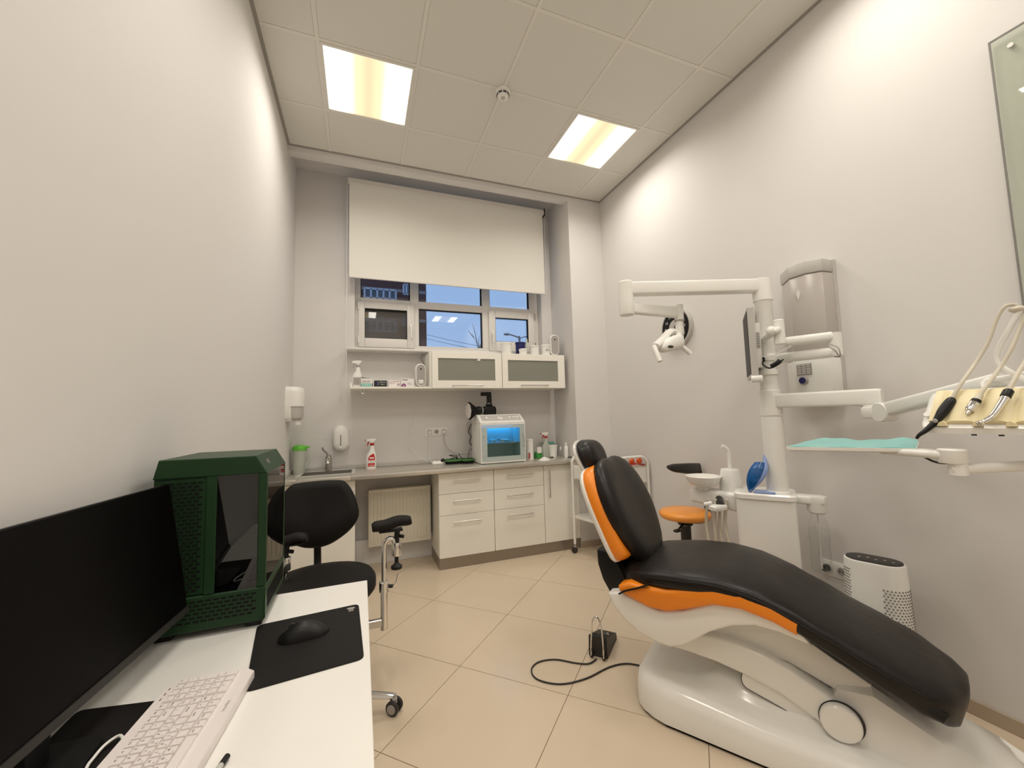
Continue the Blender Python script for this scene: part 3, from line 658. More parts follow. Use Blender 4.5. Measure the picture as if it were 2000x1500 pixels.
# ------------------------------------------------------------ things on the worktop
t = thing('jug', 'tall translucent jug with bright green lid in the corner of the worktop', 'jug', (.075, 3.99, CT))
def jr(z, k): return [(x,y,z) for x,y in [(p[0]+.075,p[1]+3.99) for p in oval(0,0,.052*k,.060*k,28)]]
MB().loft([jr(CT,.86), jr(CT+.01,.9), jr(CT+.20,1.0), jr(CT+.205,1.0)]).build('body', 'milk', t)
MB().loft([jr(CT+.203,1.06), jr(CT+.228,1.08), jr(CT+.236,1.0), jr(CT+.246,.7), jr(CT+.25,.3)]).build('lid', 'greenl', t)
MB().prism([(.105,CT+.206),(.155,CT+.222),(.160,CT+.234),(.105,CT+.238)], 'xz', 3.965, 4.015, .003).build('spout_flap', 'greenl', t)
MB().tube([(.12,3.99,CT+.205),(.150,3.99,CT+.19),(.150,3.99,CT+.10),(.118,3.99,CT+.05)], .008, n=8).build('handle', 'milk', t)
t = spray_bottle('spray_bottle', 'white spray bottle with red trigger and red label beside the soap dispenser', .668, 3.99, CT, 1.05, trig='redpl', h=.275)
MB().prism([(.640,.905),(.700,.905),(.703,.985),(.692,1.022),(.662,1.008),(.644,.985)], 'xz', 3.9590, 3.9605).build('label', 'red', t)
MB().box(.643,.699,3.9575,3.9590,.935,.960).build('label_band', 'paper', t)
text('lettering', 'Pro-Clean', .011, 'ink', t, (.671,3.9565,.947), F, U3)
MB().box(.655,.695,3.9578,3.9588,.975,.987).build('label_band', 'paper', t)
MB().box(.650,.696,3.9578,3.9588,.914,.918).build('label_band', 'paper', t)
# power strip, trays with chargers and cables
t = thing('power_strip', 'short white socket strip lying on the worktop left of the green trays', 'power strip', (1.29, 3.97, CT))
MB().box(1.225,1.335,3.94,3.995,CT,CT+.030,.012,3).build('housing', 'white', t)
for k in range(2): MB().lathe((1.25+k*.05,3.968,CT+.030), [(.020,0),(.020,.006),(.016,.006),(.016,.002)]).build('socket_ring', 'white', t)
MB().lathe((1.32,3.955,CT+.034), [(.016,0),(.016,.02),(.008,.03)], axis=(.5,-.6,.5)).build('plug', 'black', t)
def tray(label, x, y, hw, hd, n_c):
    t = thing('tray', label, 'tray', (x, y, CT))
    r = []
    for z, k in ((0,.86),(.004,.9),(.030,.97)): r.append(rr_ring(x,y,hw*k,hd*k,.03,CT+z))
    r2 = [rr_ring(x,y,hw*k,hd*k,.028,CT+z) for z, k in ((.030,.92),(.008,.85))]
    MB().loft(r+r2).build('base', 'blackm', t)
    MB().loft([rr_ring(x,y,hw,hd,.03,CT+.026), rr_ring(x,y,hw*1.03,hd*1.03,.03,CT+.030), rr_ring(x,y,hw*1.03,hd*1.03,.03,CT+.040), rr_ring(x,y,hw*.99,hd*.99,.03,CT+.044), rr_ring(x,y,hw*.93,hd*.92,.03,CT+.044), rr_ring(x,y,hw*.93,hd*.92,.03,CT+.028)], caps=False).build('rim', 'greent', t)
    return t
tray('green-rimmed black tray with coiled cable, beside the power strip', 1.435, 3.95, .088, .055, 1)
tray('green-rimmed black tray with charger, beside the UV cabinet', 1.565, 3.91, .062, .055, 1)
def cord(label, pts, r, m_, name='cord'):
    o = MB().tube(pts, r, n=8).build(name, m_, loc=tuple(pts[0])); return tag(o, label, 'cord')
cl = [(1.435+.04*math.cos(a)*(1+.1*math.sin(3*a)), 3.95+.025*math.sin(a), CT+.045+.012*math.sin(a*.5)+.03*max(0,math.sin(a/3))) for a in [i*.5 for i in range(28)]]
cord('black cable coiled in the left green-rimmed tray', cl, .0032, 'blackm')
cord('grey double cable from the right socket down behind the trays', [(1.369,YB-.03,1.17),(1.372,YB-.03,1.10),(1.40,YB-.03,1.03),(1.46,YB-.04,.975),(1.54,YB-.05,.955),(1.64,YB-.06,.95)], .0028, 'grey')
cord('white cable from the left socket straight down to the worktop', [(1.227,YB-.035,1.175),(1.223,YB-.03,1.10),(1.222,YB-.03,.95),(1.232,4.03,.90),(1.26,4.0,.905)], .003, 'white')
cord('white cable hanging on the wall in a wide bend to the power strip', [ony(812,793,YB-.006),ony(808,820,YB-.006),ony(798,848,YB-.006),ony(797,868,YB-.02),ony(806,880,YB-.03),ony(822,892,4.05),ony(836,902,4.0)], .0028, 'white')
cord('black cables standing up out of the right green-rimmed tray', [(1.50,4.0,.97),(1.51,3.98,.94),(1.545,3.93,.915),(1.59,3.91,.915)], .0035, 'blackm')
cord('black cable from the right tray up to the UV cabinet', [(1.57,3.90,.92),(1.58,3.93,.96),(1.61,3.99,1.0),(1.66,4.04,1.01)], .003, 'blackm')
cord('twisted black cable hanging behind the UV cabinet', [ony(921,828,4.02),ony(915,843,4.02),ony(920,852,4.02),ony(917,864,4.02),ony(924,872,4.02)], .004, 'blackm')
# UV cabinet
UX0, UX1, UYF, UYB, UZ = 1.640, 2.098, 3.69, 4.02, .887
t = thing('uv_cabinet', 'white UV steriliser cabinet with glowing blue interior on the worktop', 'UV cabinet', (1.87, 3.85, CT))
zt = 1.262
b = MB()
for a in ((UX0,UX0+.014,UYF,UYB,UZ,zt),(UX1-.014,UX1,UYF,UYB,UZ,zt),(UX0+.014,UX1-.014,UYF,UYB,UZ,UZ+.03),(UX0+.014,UX1-.014,UYF,UYB,zt-.014,zt),(UX0+.014,UX1-.014,UYB-.012,UYB,UZ+.03,zt-.014)):
    b.box(*a, .002, 1)
b.build('body', 'white', t)
MB().prism([(UYF,zt),(UYB,zt),(UYB,zt+.088),(UYF+.13,zt+.088),(UYF,zt+.012)], 'yz', UX0, UX1, .004).build('hood', 'white', t)
nrm = Vector((0,-.076,.13)).normalized(); up = Vector((0,.13,.076)).normalized(); pc = Vector((1.869, UYF+.065, zt+.050))+nrm*.001
def onp(a, b_, d=0): return pc+Vector((a,0,0))+up*b_+nrm*d
cp = MB(); cp.loft([[onp(-.20,-.045),onp(.205,-.045),onp(.205,.055),onp(-.20,.055)],[onp(-.20,-.045,.002),onp(.205,-.045,.002),onp(.205,.055,.002),onp(-.20,.055,.002)]]); cp.build('control_panel', 'lgrey', t)
for a in (-.15,.09,.13,.17): MB().lathe(onp(a,-.005,.002), [(.015,0),(.013,.012)], axis=nrm).build('knob', 'white', t)
rd = MB(); rd.lathe(onp(-.01,-.005,.002), [(.026,0),(.026,.003)], axis=nrm); rd.build('switch_plate', 'white', t)
text('lettering', 'UV', .026, 'red', t, onp(-.01,-.005,.0065), F, up)
text('lettering', 'germicidal', .012, 'ink', t, onp(.12,.032,.003), F, up)
MB().box(UX0+.014,UX1-.014,UYF+.05,UYB-.012,1.070,1.074).build('shelf', 'lgrey', t)
D = MB()
for a in ((UX0+.012,UX0+.062,UZ+.022,zt-.012),(UX1-.062,UX1-.012,UZ+.022,zt-.012),(UX0+.062,UX1-.062,UZ+.022,UZ+.062),(UX0+.062,UX1-.062,zt-.045,zt-.012)):
    D.box(a[0],a[1],UYF-.007,UYF-.002,a[2],a[3])
D = D.build('door', 'uvfrost', t, smooth=False)
MB().box(UX0+.062,UX1-.062,UYF-.007,UYF-.002,UZ+.062,zt-.045).build('door_glass', 'uvglass', D, smooth=False)
for z in (.965,1.15): MB().lathe((UX0+.032,UYF-.007,z), [(.007,0),(.006,.004)], axis=(0,-1,0)).build('hinge_screw', 'alu', D)
MB().tube([(UX1-.028,UYF-.007,1.16),(UX1-.026,UYF-.03,1.14),(UX1-.026,UYF-.03,1.05),(UX1-.028,UYF-.007,1.03)], .004, n=8).build('door_handle', 'alu', D)
MB().cyl((UX0+.04,UYB-.06,zt-.032),(UX1-.04,UYB-.06,zt-.032),.010,n=12).build('uv_tube', 'uvlamp', t)
for x in (UX0+.03,UX1-.03):
    for y in (UYF+.03,UYB-.03): MB().cyl((x,y,CT),(x,y,UZ+.002),.014,n=12).build('foot', 'black', t)
random.seed(3)
ins = MB()
for k in range(26):
    x = random.uniform(UX0+.07,UX1-.07); y = random.uniform(UYF+.10,UYB-.05); z = 1.078+random.uniform(0,.018); a = random.uniform(0,PI); L = random.uniform(.02,.055)
    ins.cyl((x-L*math.cos(a)*.8,y-L*math.sin(a)*.5,z),(x+L*math.cos(a)*.8,y+L*math.sin(a)*.5,z+.004),random.uniform(.004,.008),n=8)
o = ins.build('instrument_heap', 'alu', loc=(1.87,3.85,1.074)); tag(o, 'heap of small metal instruments on the upper shelf of the UV cabinet', 'instruments'); o['kind'] = 'stuff'
o = MB().ball((1.78,3.80,UZ+.030+.012),.03,(1.3,.8,.42)).build('cloth_bundle', 'dgrey', loc=(1.78,3.80,.917)); tag(o, 'small dark bundle on the floor of the UV cabinet', 'bundle')
# camera with octagonal softbox and flash, lying on the hood
t = thing('photo_camera', 'black camera with ring of softbox panels and flash on top of the UV cabinet', 'camera', (1.76, 3.86, 1.35))
MB().box(1.735,1.845,3.855,3.945,1.352,1.435,.012,3).build('body', 'black', t)
MB().box(1.765,1.825,3.865,3.935,1.43,1.465,.012,2).build('viewfinder_hump', 'black', t)
MB().tube([(1.835,3.90,1.43),(1.857,3.90,1.42),(1.862,3.90,1.38),(1.855,3.90,1.352)], .009, n=8).build('grip_strap', 'blackm', t)
ax = Vector((-1,-.12,-.02)).normalized(); lc = Vector((1.745,3.88,1.395))
MB().lathe(lc, [(.036,0),(.036,.05),(.041,.055),(.041,.085),(.036,.09),(.036,.12)], axis=ax).build('lens', 'black', t)
MB().lathe(lc, [(.0365,.03),(.038,.032),(.038,.038),(.0365,.04)], axis=ax).build('lens_ring', 'grey', t)
sc = lc+ax*.10
MB().lathe(sc, [(.040,0),(.085,.055),(.088,.075),(.086,.077)], n=8, axis=ax).build('softbox', 'blackm', t, angle=20)
MB().lathe(sc+ax*.0775, [(.080,0),(.080,.002)], n=8, axis=ax).build('diffuser', 'paper', t, angle=20)
MB().box(1.775,1.82,3.875,3.925,1.465,1.545,.008,2, mtx=None).build('flash_body', 'black', t)
MB().box(1.715,1.815,3.87,3.93,1.540,1.578,.006,2).build('flash_head', 'black', t)
MB().box(1.774,1.8,3.872,3.874,1.462,1.468).build('hot_shoe', 'alu', t)
# right-hand group
t = thing('wipes_tube', 'tall white cylinder dispenser right next to the UV cabinet', 'dispenser', (2.215, 3.86, CT))
MB().lathe((2.215,3.86,CT), [(.034,0),(.034,.19)]).build('body', 'white', t); MB().lathe((2.215,3.86,CT+.19), [(.035,0),(.035,.012),(.030,.016)]).build('lid', 'paper', t)
MB().box(2.186,2.20,3.828,3.834,CT+.01,CT+.07).build('label', 'redpl', t)
t = thing('glass_beaker', 'clear glass jar half full of green liquid beside the white dispenser', 'jar', (2.335, 3.93, CT))
MB().lathe((2.335,3.93,CT), [(.045,0),(.046,.12),(.044,.12)]).build('glass', 'clear', t); MB().lathe((2.335,3.93,CT+.004), [(.043,0),(.043,.060)]).build('liquid', 'liquid', t)
MB().box(2.305,2.355,3.882,3.884,CT+.055,CT+.12).build('label', 'paper', t)
t = spray_bottle('spray_bottle', 'translucent spray bottle with red collar near the right end of the worktop', 2.44, 3.97, CT, 1.0, trig='redpl', body='milk', h=.26)
t = thing('bucket', 'small white round bucket near the right end of the worktop', 'bucket', (2.525, 3.96, CT))
MB().lathe((2.525,3.96,CT), [(.040,0),(.050,.115),(.052,.115),(.052,.130),(.047,.130),(.045,.10)]).build('body', 'white', t)
MB().tube([(2.475,3.96,CT+.125),(2.49,3.93,CT+.134),(2.525,3.915,CT+.137),(2.56,3.93,CT+.134),(2.575,3.96,CT+.125)], .003, n=8).build('handle', 'dgrey', t)
t = thing('box', 'flat grey-blue box behind the white bucket', 'box', (2.51, 4.06, CT)); MB().box(2.44,2.585,4.04,4.09,CT,CT+.155,.003,1).build('carton', 'lgrey', t); MB().box(2.44,2.585,4.0395,4.04,CT+.13,CT+.153).build('band', 'teal', t)
def small_bottle(label, x, y, r, h, m_, cap='white'):
    t = thing('bottle', label, 'bottle', (x, y, CT))
    MB().lathe((x,y,CT), [(r*.95,0),(r,.004),(r,h*.62),(r*.8,h*.70),(r*.42,h*.74),(r*.42,h*.78)]).build('body', m_, t)
    MB().lathe((x,y,CT+h*.78), [(r*.5,0),(r*.5,h*.10),(r*.25,h*.13),(r*.2,h*.22)]).build('nozzle', cap, t); return t
small_bottle('small clear dropper bottle with white nozzle beside the bucket', 2.572, 3.87, .017, .115, 'clear')
small_bottle('second small clear dropper bottle between the bucket and the white bottle', 2.60, 3.93, .016, .09, 'clear')
small_bottle('slim white pump bottle at the right end of the worktop', 2.602, 3.80, .021, .165, 'white')
o = MB().loft([[(2.30+.055*k*math.cos(a*PI/10)*(1+.12*math.sin(5*a)),3.70+.045*k*math.sin(a*PI/10)*(1+.1*math.cos(3*a)),CT+z) for a in range(20)] for z, k in ((0,1),(.008,.9),(.02,.6),(.030,.3),(.034,.08))]).build('cotton_pile', 'paper', loc=(2.30,3.70,CT))
tag(o, 'small heap of white cotton pads on the worktop edge', 'cotton pads')
for i, (x, y, a) in enumerate(((2.46,3.86,.3),(2.62,3.76,-.5))):
    o = MB().box(-.02,.02,-.008,.008,0,.012,.004,2, mtx=Matrix.Translation((x,y,CT)) @ Matrix.Rotation(a,4,'Z')).build('clip', 'dgrey', loc=(x,y,CT)); tag(o, ('small dark clip lying in front of the white bucket','small dark clip lying at the right end of the worktop')[i], 'clip')
# ============================================================ DESK CORNER
DZ = .75
t = thing('desk', 'white desk against the left wall carrying the computer', 'desk', (.30, .9, 0))
MB().box(.002, .602, .02, 1.612, DZ-.025, DZ, .0015, 1).build('desktop', 'desk', t)
MB().box(.02, .585, 1.560, 1.578, 0, DZ-.025).build('side_panel', 'desk', t)
MB().box(.02, .585, .06, .078, 0, DZ-.025).build('side_panel', 'desk', t)
MB().box(.04, .058, .078, 1.56, .30, DZ-.025).build('back_panel', 'desk', t)
# computer case
t = thing('computer_case', 'dark green computer case with chamfered top and smoked glass sides on the desk', 'computer case', (.185, 1.53, DZ))
X0, X1, Y0, Y1, Z0, Z1 = .050, .322, 1.382, 1.69, .768, 1.236
ch = .050
fr = MB()
# side frames follow the six-sided outline
def outline(y, x0=X0, x1=X1, i=0): return [(x0+i,y,Z0+i),(x1-i,y,Z0+i),(x1-i,y,Z1-ch),(x1-ch*.7,y,Z1-i),(x0+.006+i,y,Z1-i),(x0+i,y,Z1-.02)]
fr.prism([(X0,1.184),(X1,1.184),(X1-.030,Z1),(X0+.012,Z1)], 'xz', Y0, Y1, .003)
fr.build('top_shell', 'green', t, angle=20)
lo = MB(); lo.box(X0, X1, Y0, Y1, Z0, .862, .004, 1); lo.build('bottom_shell', 'green', t)
ft = MB(); ft.box(X0, .196, Y0+.012, Y0+.10, .862, 1.184); ft.box(X0, X1-.012, Y1-.012, Y1, .862, 1.184); ft.box(X0, X0+.006, Y0+.1, Y1-.012, .862, 1.184); ft.build('frame', 'green', t)
for a in ((.172,.198,Y0,Y0+.014),(.300,X1,Y0,Y0+.014),(X1-.013,X1-.001,Y1-.014,Y1)): MB().box(*a, .862, 1.184, .002, 1).build('pillar', 'green', t)
ms = MB(); ms.box(X0+.004, .172, Y0+.004, Y0+.013, .866, 1.18); ms.build('mesh_panel', 'greent' if False else 'green', t)
# perforations: raised webs between recessed slots (front mesh, bottom vent, side vent)
pf = MB()
for r in range(30):
    for c_ in range(6):
        x = X0+.012+c_*.0165+(r%2)*.008; z = .874+r*.0101
        pf.box(x, x+.011, Y0+.0005, Y0+.0045, z, z+.0045)
o = pf.build('mesh_slots', 'blackm', t, smooth=False); o['kind'] = 'stuff'
pf = MB()
for r in range(6):
    for c_ in range(13):
        x = X0+.03+c_*.018+(r%2)*.009; z = .792+r*.0105
        if x < X1-.03: pf.box(x, x+.013, Y0-.0008, Y0+.001, z, z+.005)
o = pf.build('vent_slots', 'blackm', t, smooth=False); o['kind'] = 'stuff'
pf = MB()
for c_ in range(22):
    y = Y0+.03+c_*.0118; pf.box(X1-.001, X1+.0008, y, y+.006, .79, .84)
o = pf.build('side_vent_slots', 'blackm', t, smooth=False); o['kind'] = 'stuff'
MB().box(.198, .300, Y0+.003, Y0+.007, .862, 1.184).build('front_glass', 'smoke', t, smooth=False)
MB().box(X1-.006, X1-.002, Y0+.014, Y1-.014, .862, 1.184).build('side_glass', 'smoke2', t, smooth=False)
MB().box(X0+.01, .165, Y0+.10, Y1-.012, .862, 1.184).build('inner_wall', 'blackm', t)
MB().box(.165, X1-.02, Y0+.06, Y0+.22, 1.0, 1.035, .003, 1).build('graphics_card', 'black', t)
MB().box(.166, .172, Y0+.05, Y1-.03, .90, 1.17).build('mainboard', 'dgrey', t)
text('lettering', 'XPG', .020, 'grey', t, (X1-.0145, 1.47, 1.2112), (0,1,0), (-.5,0,.866))
for x in (X0+.03, X1-.03):
    for y in (Y0+.03, Y0+.19): MB().box(x-.02, x+.02, y-.014, y+.014, DZ, Z0+.001, .002, 1).build('foot', 'black', t)
# monitor
t = thing('monitor', 'large black computer monitor seen obliquely on the desk', 'monitor', (.07, 1.10, DZ))
pr_t = Vector((.088,1.402,1.172)); pr_b = Vector((.140,1.382,.826)); dl = Vector((-.062,-.608,0))
nn_ = dl.cross(pr_b-pr_t).normalized(); nn_ = nn_ if nn_.x > 0 else -nn_
def mon(a, b_, d): return pr_t + (pr_b-pr_t)*b_ + dl*a + nn_*d
def slab(a0,a1,b0,b1,d0,d1): return [[mon(a0,b0,d),mon(a1,b0,d),mon(a1,b1,d),mon(a0,b1,d)] for d in (d0,d1)]
MB().loft(slab(0,1,0,1,-.018,-.001)).build('housing', 'black', t)
MB().loft(slab(.004,.996,.008,.955,-.001,.0004)).build('screen', 'screen', t)
MB().loft(slab(0,1,.957,1.0,-.001,.004)).build('lower_bezel', 'dgrey', t)
MB().loft(slab(.25,.60,.40,.85,-.040,-.018)).build('rear_housing', 'black', t)
MB().box(.050,.078,.925,.985,DZ+.01,.88,.004,2).build('stand_neck', 'black', t)
MB().loft([rr_ring(.085,.93,.055,.10,.03,DZ+.0035),rr_ring(.085,.93,.053,.098,.03,DZ+.012)]).build('stand_foot', 'black', t)
# mats, mouse, keyboard, pen, cable
def mat_obj(name, label, P, m_):
    # rounded four-cornered sheet
    b = MB(); n = len(P); out = []
    for i in range(n):
        p0 = Vector(P[i-1]); p = Vector(P[i]); p1 = Vector(P[(i+1)%n]); r_ = .018
        a = p+(p0-p).normalized()*r_; c = p+(p1-p).normalized()*r_
        for k in range(6):
            u = k/5; out.append((1-u)**2*a + 2*u*(1-u)*p + u*u*c)
    b.prism([(q.x,q.y) for q in out], 'xy', DZ, DZ+.003, .0008, 1); return b
o = mat_obj('', '', [(.302,1.392),(.574,1.416),(.588,1.098),(.345,1.070)], 'blackm')
t = thing('mouse_mat', 'black cloth mouse mat with grey emblem on the white desk', 'mouse mat', (.45, 1.25, DZ)); o.build('sheet', 'fabric', t)
em = MB(); em.prism([(.552+.012*math.cos(a*PI/8), 1.391+.006*math.sin(a*PI/8)) for a in range(16)], 'xy', DZ+.003, DZ+.0036); em.build('emblem', 'grey', t)
for k in range(3): MB().box(.546+k*.005,.549+k*.005,1.370,1.383,DZ+.003,DZ+.0036).build('emblem_bar', 'grey', t)
t = thing('desk_mat', 'black mat lying under the keyboard and the monitor', 'desk mat', (.12, 1.0, DZ)); mat_obj('', '', [(.035,1.143),(.245,1.100),(.29,.72),(.03,.70)], '').build('sheet', 'fabric', t)
t = thing('computer_mouse', 'black computer mouse on the mouse mat', 'mouse', (.437, 1.272, DZ+.003), R(8))
rings = []
for i in range(13):
    u = i/12; x = -.062+.124*u; wdt = .033*math.sqrt(max(.02,1-(2*u-1)**4))*(.88+.12*u); hh = .040*math.sin(PI*min(1,.10+.86*u))**.8*(.75+.5*u*(1-u)*2)
    rings.append([(x, wdt*math.cos(a)*1.0, max(0,hh*math.sin(a)) if a <= PI else 0) for a in [PI*k/12 for k in range(13)]])
MB().loft(rings).build('shell', 'black', t, local=True, angle=60)
MB().lathe((-.030,.004,.0285), [(.009,0),(.009,.005)], n=14, axis=(0,1,0)).build('scroll_wheel', 'dgrey', t, local=True)
MB().tube([(-.058,0,.02),(-.02,0,.035),(0,0,.038)], .0008, n=6).build('button_seam', 'dgrey', t, local=True)
# keyboard: long axis from the camera side (left end) to the far end
t = thing('keyboard', 'white full-size keyboard lying obliquely at the front of the desk', 'keyboard', (.2, .9, DZ))
KT = DZ+.020
far_r = Vector((.362,1.118,KT)); far_l = Vector((.222,1.157,KT))
vx = Vector((.108,-.0,0)); 
# far edge corner points and direction of the long side, surveyed on the worktop plane
kr0 = onz(497,1308,KT); kr1 = onz(385,1500,KT); kdir = (kr1-kr0); kdir.z = 0; kdir.normalize()      # towards the camera
kl0 = onz(352,1308,KT)
kperp = Vector((kdir.y, -kdir.x, 0)); kperp = kperp if (kl0-kr0).dot(kperp) > 0 else -kperp       # towards the monitor
KW = .166; KL = .44
org = Vector((kr0.x, kr0.y, 0))
def kb(a, b_, z): return Vector((org.x+kdir.x*a+kperp.x*b_, org.y+kdir.y*a+kperp.y*b_, z))
def kslab(a0,a1,b0,b1,z0,z1,ins=0): return [[kb(a0,b0,z0),kb(a1,b0,z0),kb(a1,b1,z0),kb(a0,b1,z0)],[kb(a0+ins,b0+ins,z1),kb(a1-ins,b0+ins,z1),kb(a1-ins,b1-ins,z1),kb(a0+ins,b1-ins,z1)]]
cse = MB(); P = [(0,0),(KL,0),(KL,KW),(0.012,KW),(-.010,KW-.012),(-.018,.022)]
cse.loft([[kb(a,b_,DZ+.003) for a,b_ in P],[kb(a,b_,DZ+.016) for a,b_ in P],[kb(a*.998+.0005,b_*.985+.001,DZ+.019) for a,b_ in P]]); cse.build('case', 'key', t)
wr = MB(); wr.loft(kslab(.001,KL,.0015,.030,DZ+.017,DZ+.0195)); wr.build('front_strip', 'key', t)
rows = [.040+.0190*k for k in range(6)]   # b position of row centres from the front
kp = .0190; z0 = DZ+.0165; z1 = DZ+.0245
glyph = {0:['>','0','+','','Ctrl','Fn','<','v','Ctrl','Menu','','','Alt','Win','Ctrl']}
def keycap(a, b_, wa, wb, ch_=None, ch2=None):
    k = MB(); k.loft(kslab(a,a+wa-.0012,b_-wb/2+.0006,b_+wb/2-.0006,z0,z1,.0016)); o = k.build('key', 'key', t, smooth=False)
    if ch_:
        cc = kb(a+wa*.40,b_+wb*.16,z1+.0003); text('legend', ch_, .0062 if len(ch_) < 2 else .0045, 'ink', o, cc, -kdir, kperp)
    if ch2:
        cc = kb(a+wa*.66,b_-wb*.2,z1+.0003); text('legend', ch2, .005, 'inkg', o, cc, -kdir, kperp)
    return o
# numeric block at the far end (4 columns), then navigation column, then letters; reading order reversed because the far end is the right end
NA = -.004
npad = [['Ent','.','0','0'],['Ent','3','2','1'],['+','6','5','4'],['+','9','8','7'],['-','*','/','Num'],['CE','%','<','>']]
for r in range(6):
    for c_ in range(4):
        lab = npad[r][c_]
        if (r == 1 and c_ == 0) or (r == 3 and c_ == 0) or (r == 0 and c_ == 3): continue
        wb = kp*2 if (r == 0 and c_ == 0) or (r == 2 and c_ == 0) else kp
        wa = kp*2 if (r == 0 and c_ == 2) else kp
        keycap(NA+c_*kp, rows[r]+(wb-kp)/2, wa, wb, lab)
LA = NA+4*kp+.005
letters = [['→','v','←','Ctrl','Fn','Alt','_space_','Alt','Win','Ctrl'],['End','^','Shift_w','/','.',',','m','n','b','v','c','x','z','Shift_w'],
           ['PgD','Enter_w',"'",';','l','k','j','h','g','f','d','s','a','Caps_w'],['PgU','\\_w',']','[','p','o','i','u','y','t','r','e','w','q','Tab_w'],
           ['Home','Back_w','=','-','0','9','8','7','6','5','4','3','2','1','`'],['Del','Ins','Prt','F12','F11','F10','F9','F8','F7','F6','F5','F4','F3','F2','F1','Esc']]
ru = dict(zip("/.,mnbvcxz';lkjhgfdsa][poiuytrewq", "/.,ьтиcмчяэждлоpпавыфъхзщшгнекуцй"))
for r, row in enumerate(letters):
    a = LA; lim = KL-.012
    for s_ in row:
        wa = kp
        if s_ == '_space_': wa = kp*5.5; s_ = ''
        elif s_.endswith('_w'): wa = kp*(2.0 if s_[:4] in ('Shif','Ente','Back') else 1.5); s_ = s_[:-2]
        if a+wa > lim+.002: wa = lim-a
        if wa < .008: break
        if r == 5: s_ = s_
        keycap(a, rows[r], wa, kp, {'→':'>','←':'<'}.get(s_, s_.upper()) if s_ else None, s_ and ru.get(s_.lower()) if r in (1,2,3) and len(s_) == 1 else None)
        a += wa
for k in range(3): MB().loft(kslab(.014+k*.017,.021+k*.017,KW-.012,KW-.0105,DZ+.0188,DZ+.0197)).build('status_mark', 'ink', t)
text('lettering', 'SmartBuy', .0085, 'grey', t, kb(.115,.015,DZ+.0198), -kdir, kperp)
cord('white keyboard cable curving over the black mat', [kb(.148,KW-.002,DZ+.014), onz(232,1437,DZ+.014), onz(205,1455,DZ+.010), onz(183,1480,DZ+.008), onz(168,1502,DZ+.007), onz(150,1560,DZ+.007)], .0026, 'white')
p0 = onz(444,1477,DZ+.006); p1 = onz(421,1510,DZ+.006); dd = (p1-p0).normalized()
t = thing('pen', 'pen with black tip at the lower edge of the picture on the desk', 'pen', p0)
MB().cyl(p0+Vector((0,0,0)), p0+dd*.018, .0050, n=14).build('cap', 'black', t); MB().cyl(p0+dd*.018, p0+dd*.15, .0045, n=14).build('barrel', 'lgrey', t)
# ------------------------------------------------------------ black stool with two arm rests
SX, SY = .395, 2.27
QX, QY = .375, 2.06
t = thing('dentist_stool', 'black dentist stool with wide backrest and chrome arm-rest posts behind the desk', 'stool', (SX, SY, 0))
rg = []
for z, k in ((.478,.86),(.484,.95),(.50,1.0),(.525,1.0),(.542,.96),(.552,.86),(.556,.60),(.557,.2)):
    rg.append([(SX+.26*k*math.cos(a)*(abs(math.cos(a))**-.12 if abs(math.cos(a))>.05 else 1.3), SY+.285*k*math.sin(a)*(abs(math.sin(a))**-.12 if abs(math.sin(a))>.05 else 1.3), z) for a in [2*PI*i/40+.02 for i in range(40)]])
MB().loft(rg).build('seat', 'fabric', t, angle=60)
MB().box(SX-.13,SX+.13,SY-.17,SY+.10,.455,.479,.004,1).build('seat_plate', 'black', t)
MB().cyl((QX,QY,.10),(QX,QY,.30),.028).build('column', 'chrome', t); MB().cyl((QX,QY,.29),(QX,QY,.458),.018).build('gas_rod', 'chrome', t)
# backrest: rounded trapezoid, wider below the middle
BY = 2.66; prof = [(-.115,.375),(.115,.375),(.155,.36),(.20,.29),(.228,.20),(.226,.15),(.18,.085),(.10,.03),(.04,.008),(-.04,.008),(-.10,.03),(-.18,.085),(-.226,.15),(-.228,.20),(-.20,.29),(-.155,.36)]
def smo(P, it=2):
    for _ in range(it):
        Q = []
        for i in range(len(P)):
            a = P[i]; b = P[(i+1)%len(P)]; Q += [(a[0]*.75+b[0]*.25, a[1]*.75+b[1]*.25), (a[0]*.25+b[0]*.75, a[1]*.25+b[1]*.75)]
        P = Q
    return P
pp = smo(prof); bx_ = .343; bz = .600; rg = []
for d, k in ((.045,.80),(.038,.93),(.02,1.0),(-.005,1.0),(-.022,.95),(-.032,.8),(-.036,.4)):
    rg.append([(bx_+x*k, BY+d+(z-.19)*.16+.10*(x*k/.23)**2*-.35, bz+.19+(z-.19)*k) for x, z in pp])
MB().loft(rg).build('backrest', 'fabric', t, angle=60)
MB().tube([(SX-.03,SY+.10,.466),(.345,SY+.36,.47),(.342,SY+.43,.50),(.340,SY+.435,.62),(.341,SY+.44,.72)], .020, n=10, flat=.5).build('back_post', 'black', t)
def pad(cx, cy, z, rot, hw=.092, hd=.035):
    T = Matrix.Translation((cx,cy,z)) @ Matrix.Rotation(rot,4,'Z') @ Matrix.Rotation(R(-6),4,'Y'); r_ = []
    n = 12
    m_ = MB(T)
    rings = []
    for i in range(n+1):
        u = -1+2*i/n; w_ = hd*(1-.2*abs(u)**6) ; zc = .003*math.sin(u*5)-.004*u*u; th_ = .029*(1-.25*abs(u)**8)
        rings.append([(u*hw, w_*math.cos(a), zc+th_*math.sin(a)*(1 if math.sin(a) > 0 else .8)) for a in [2*PI*k/16 for k in range(16)]])
    return m_.loft(rings)
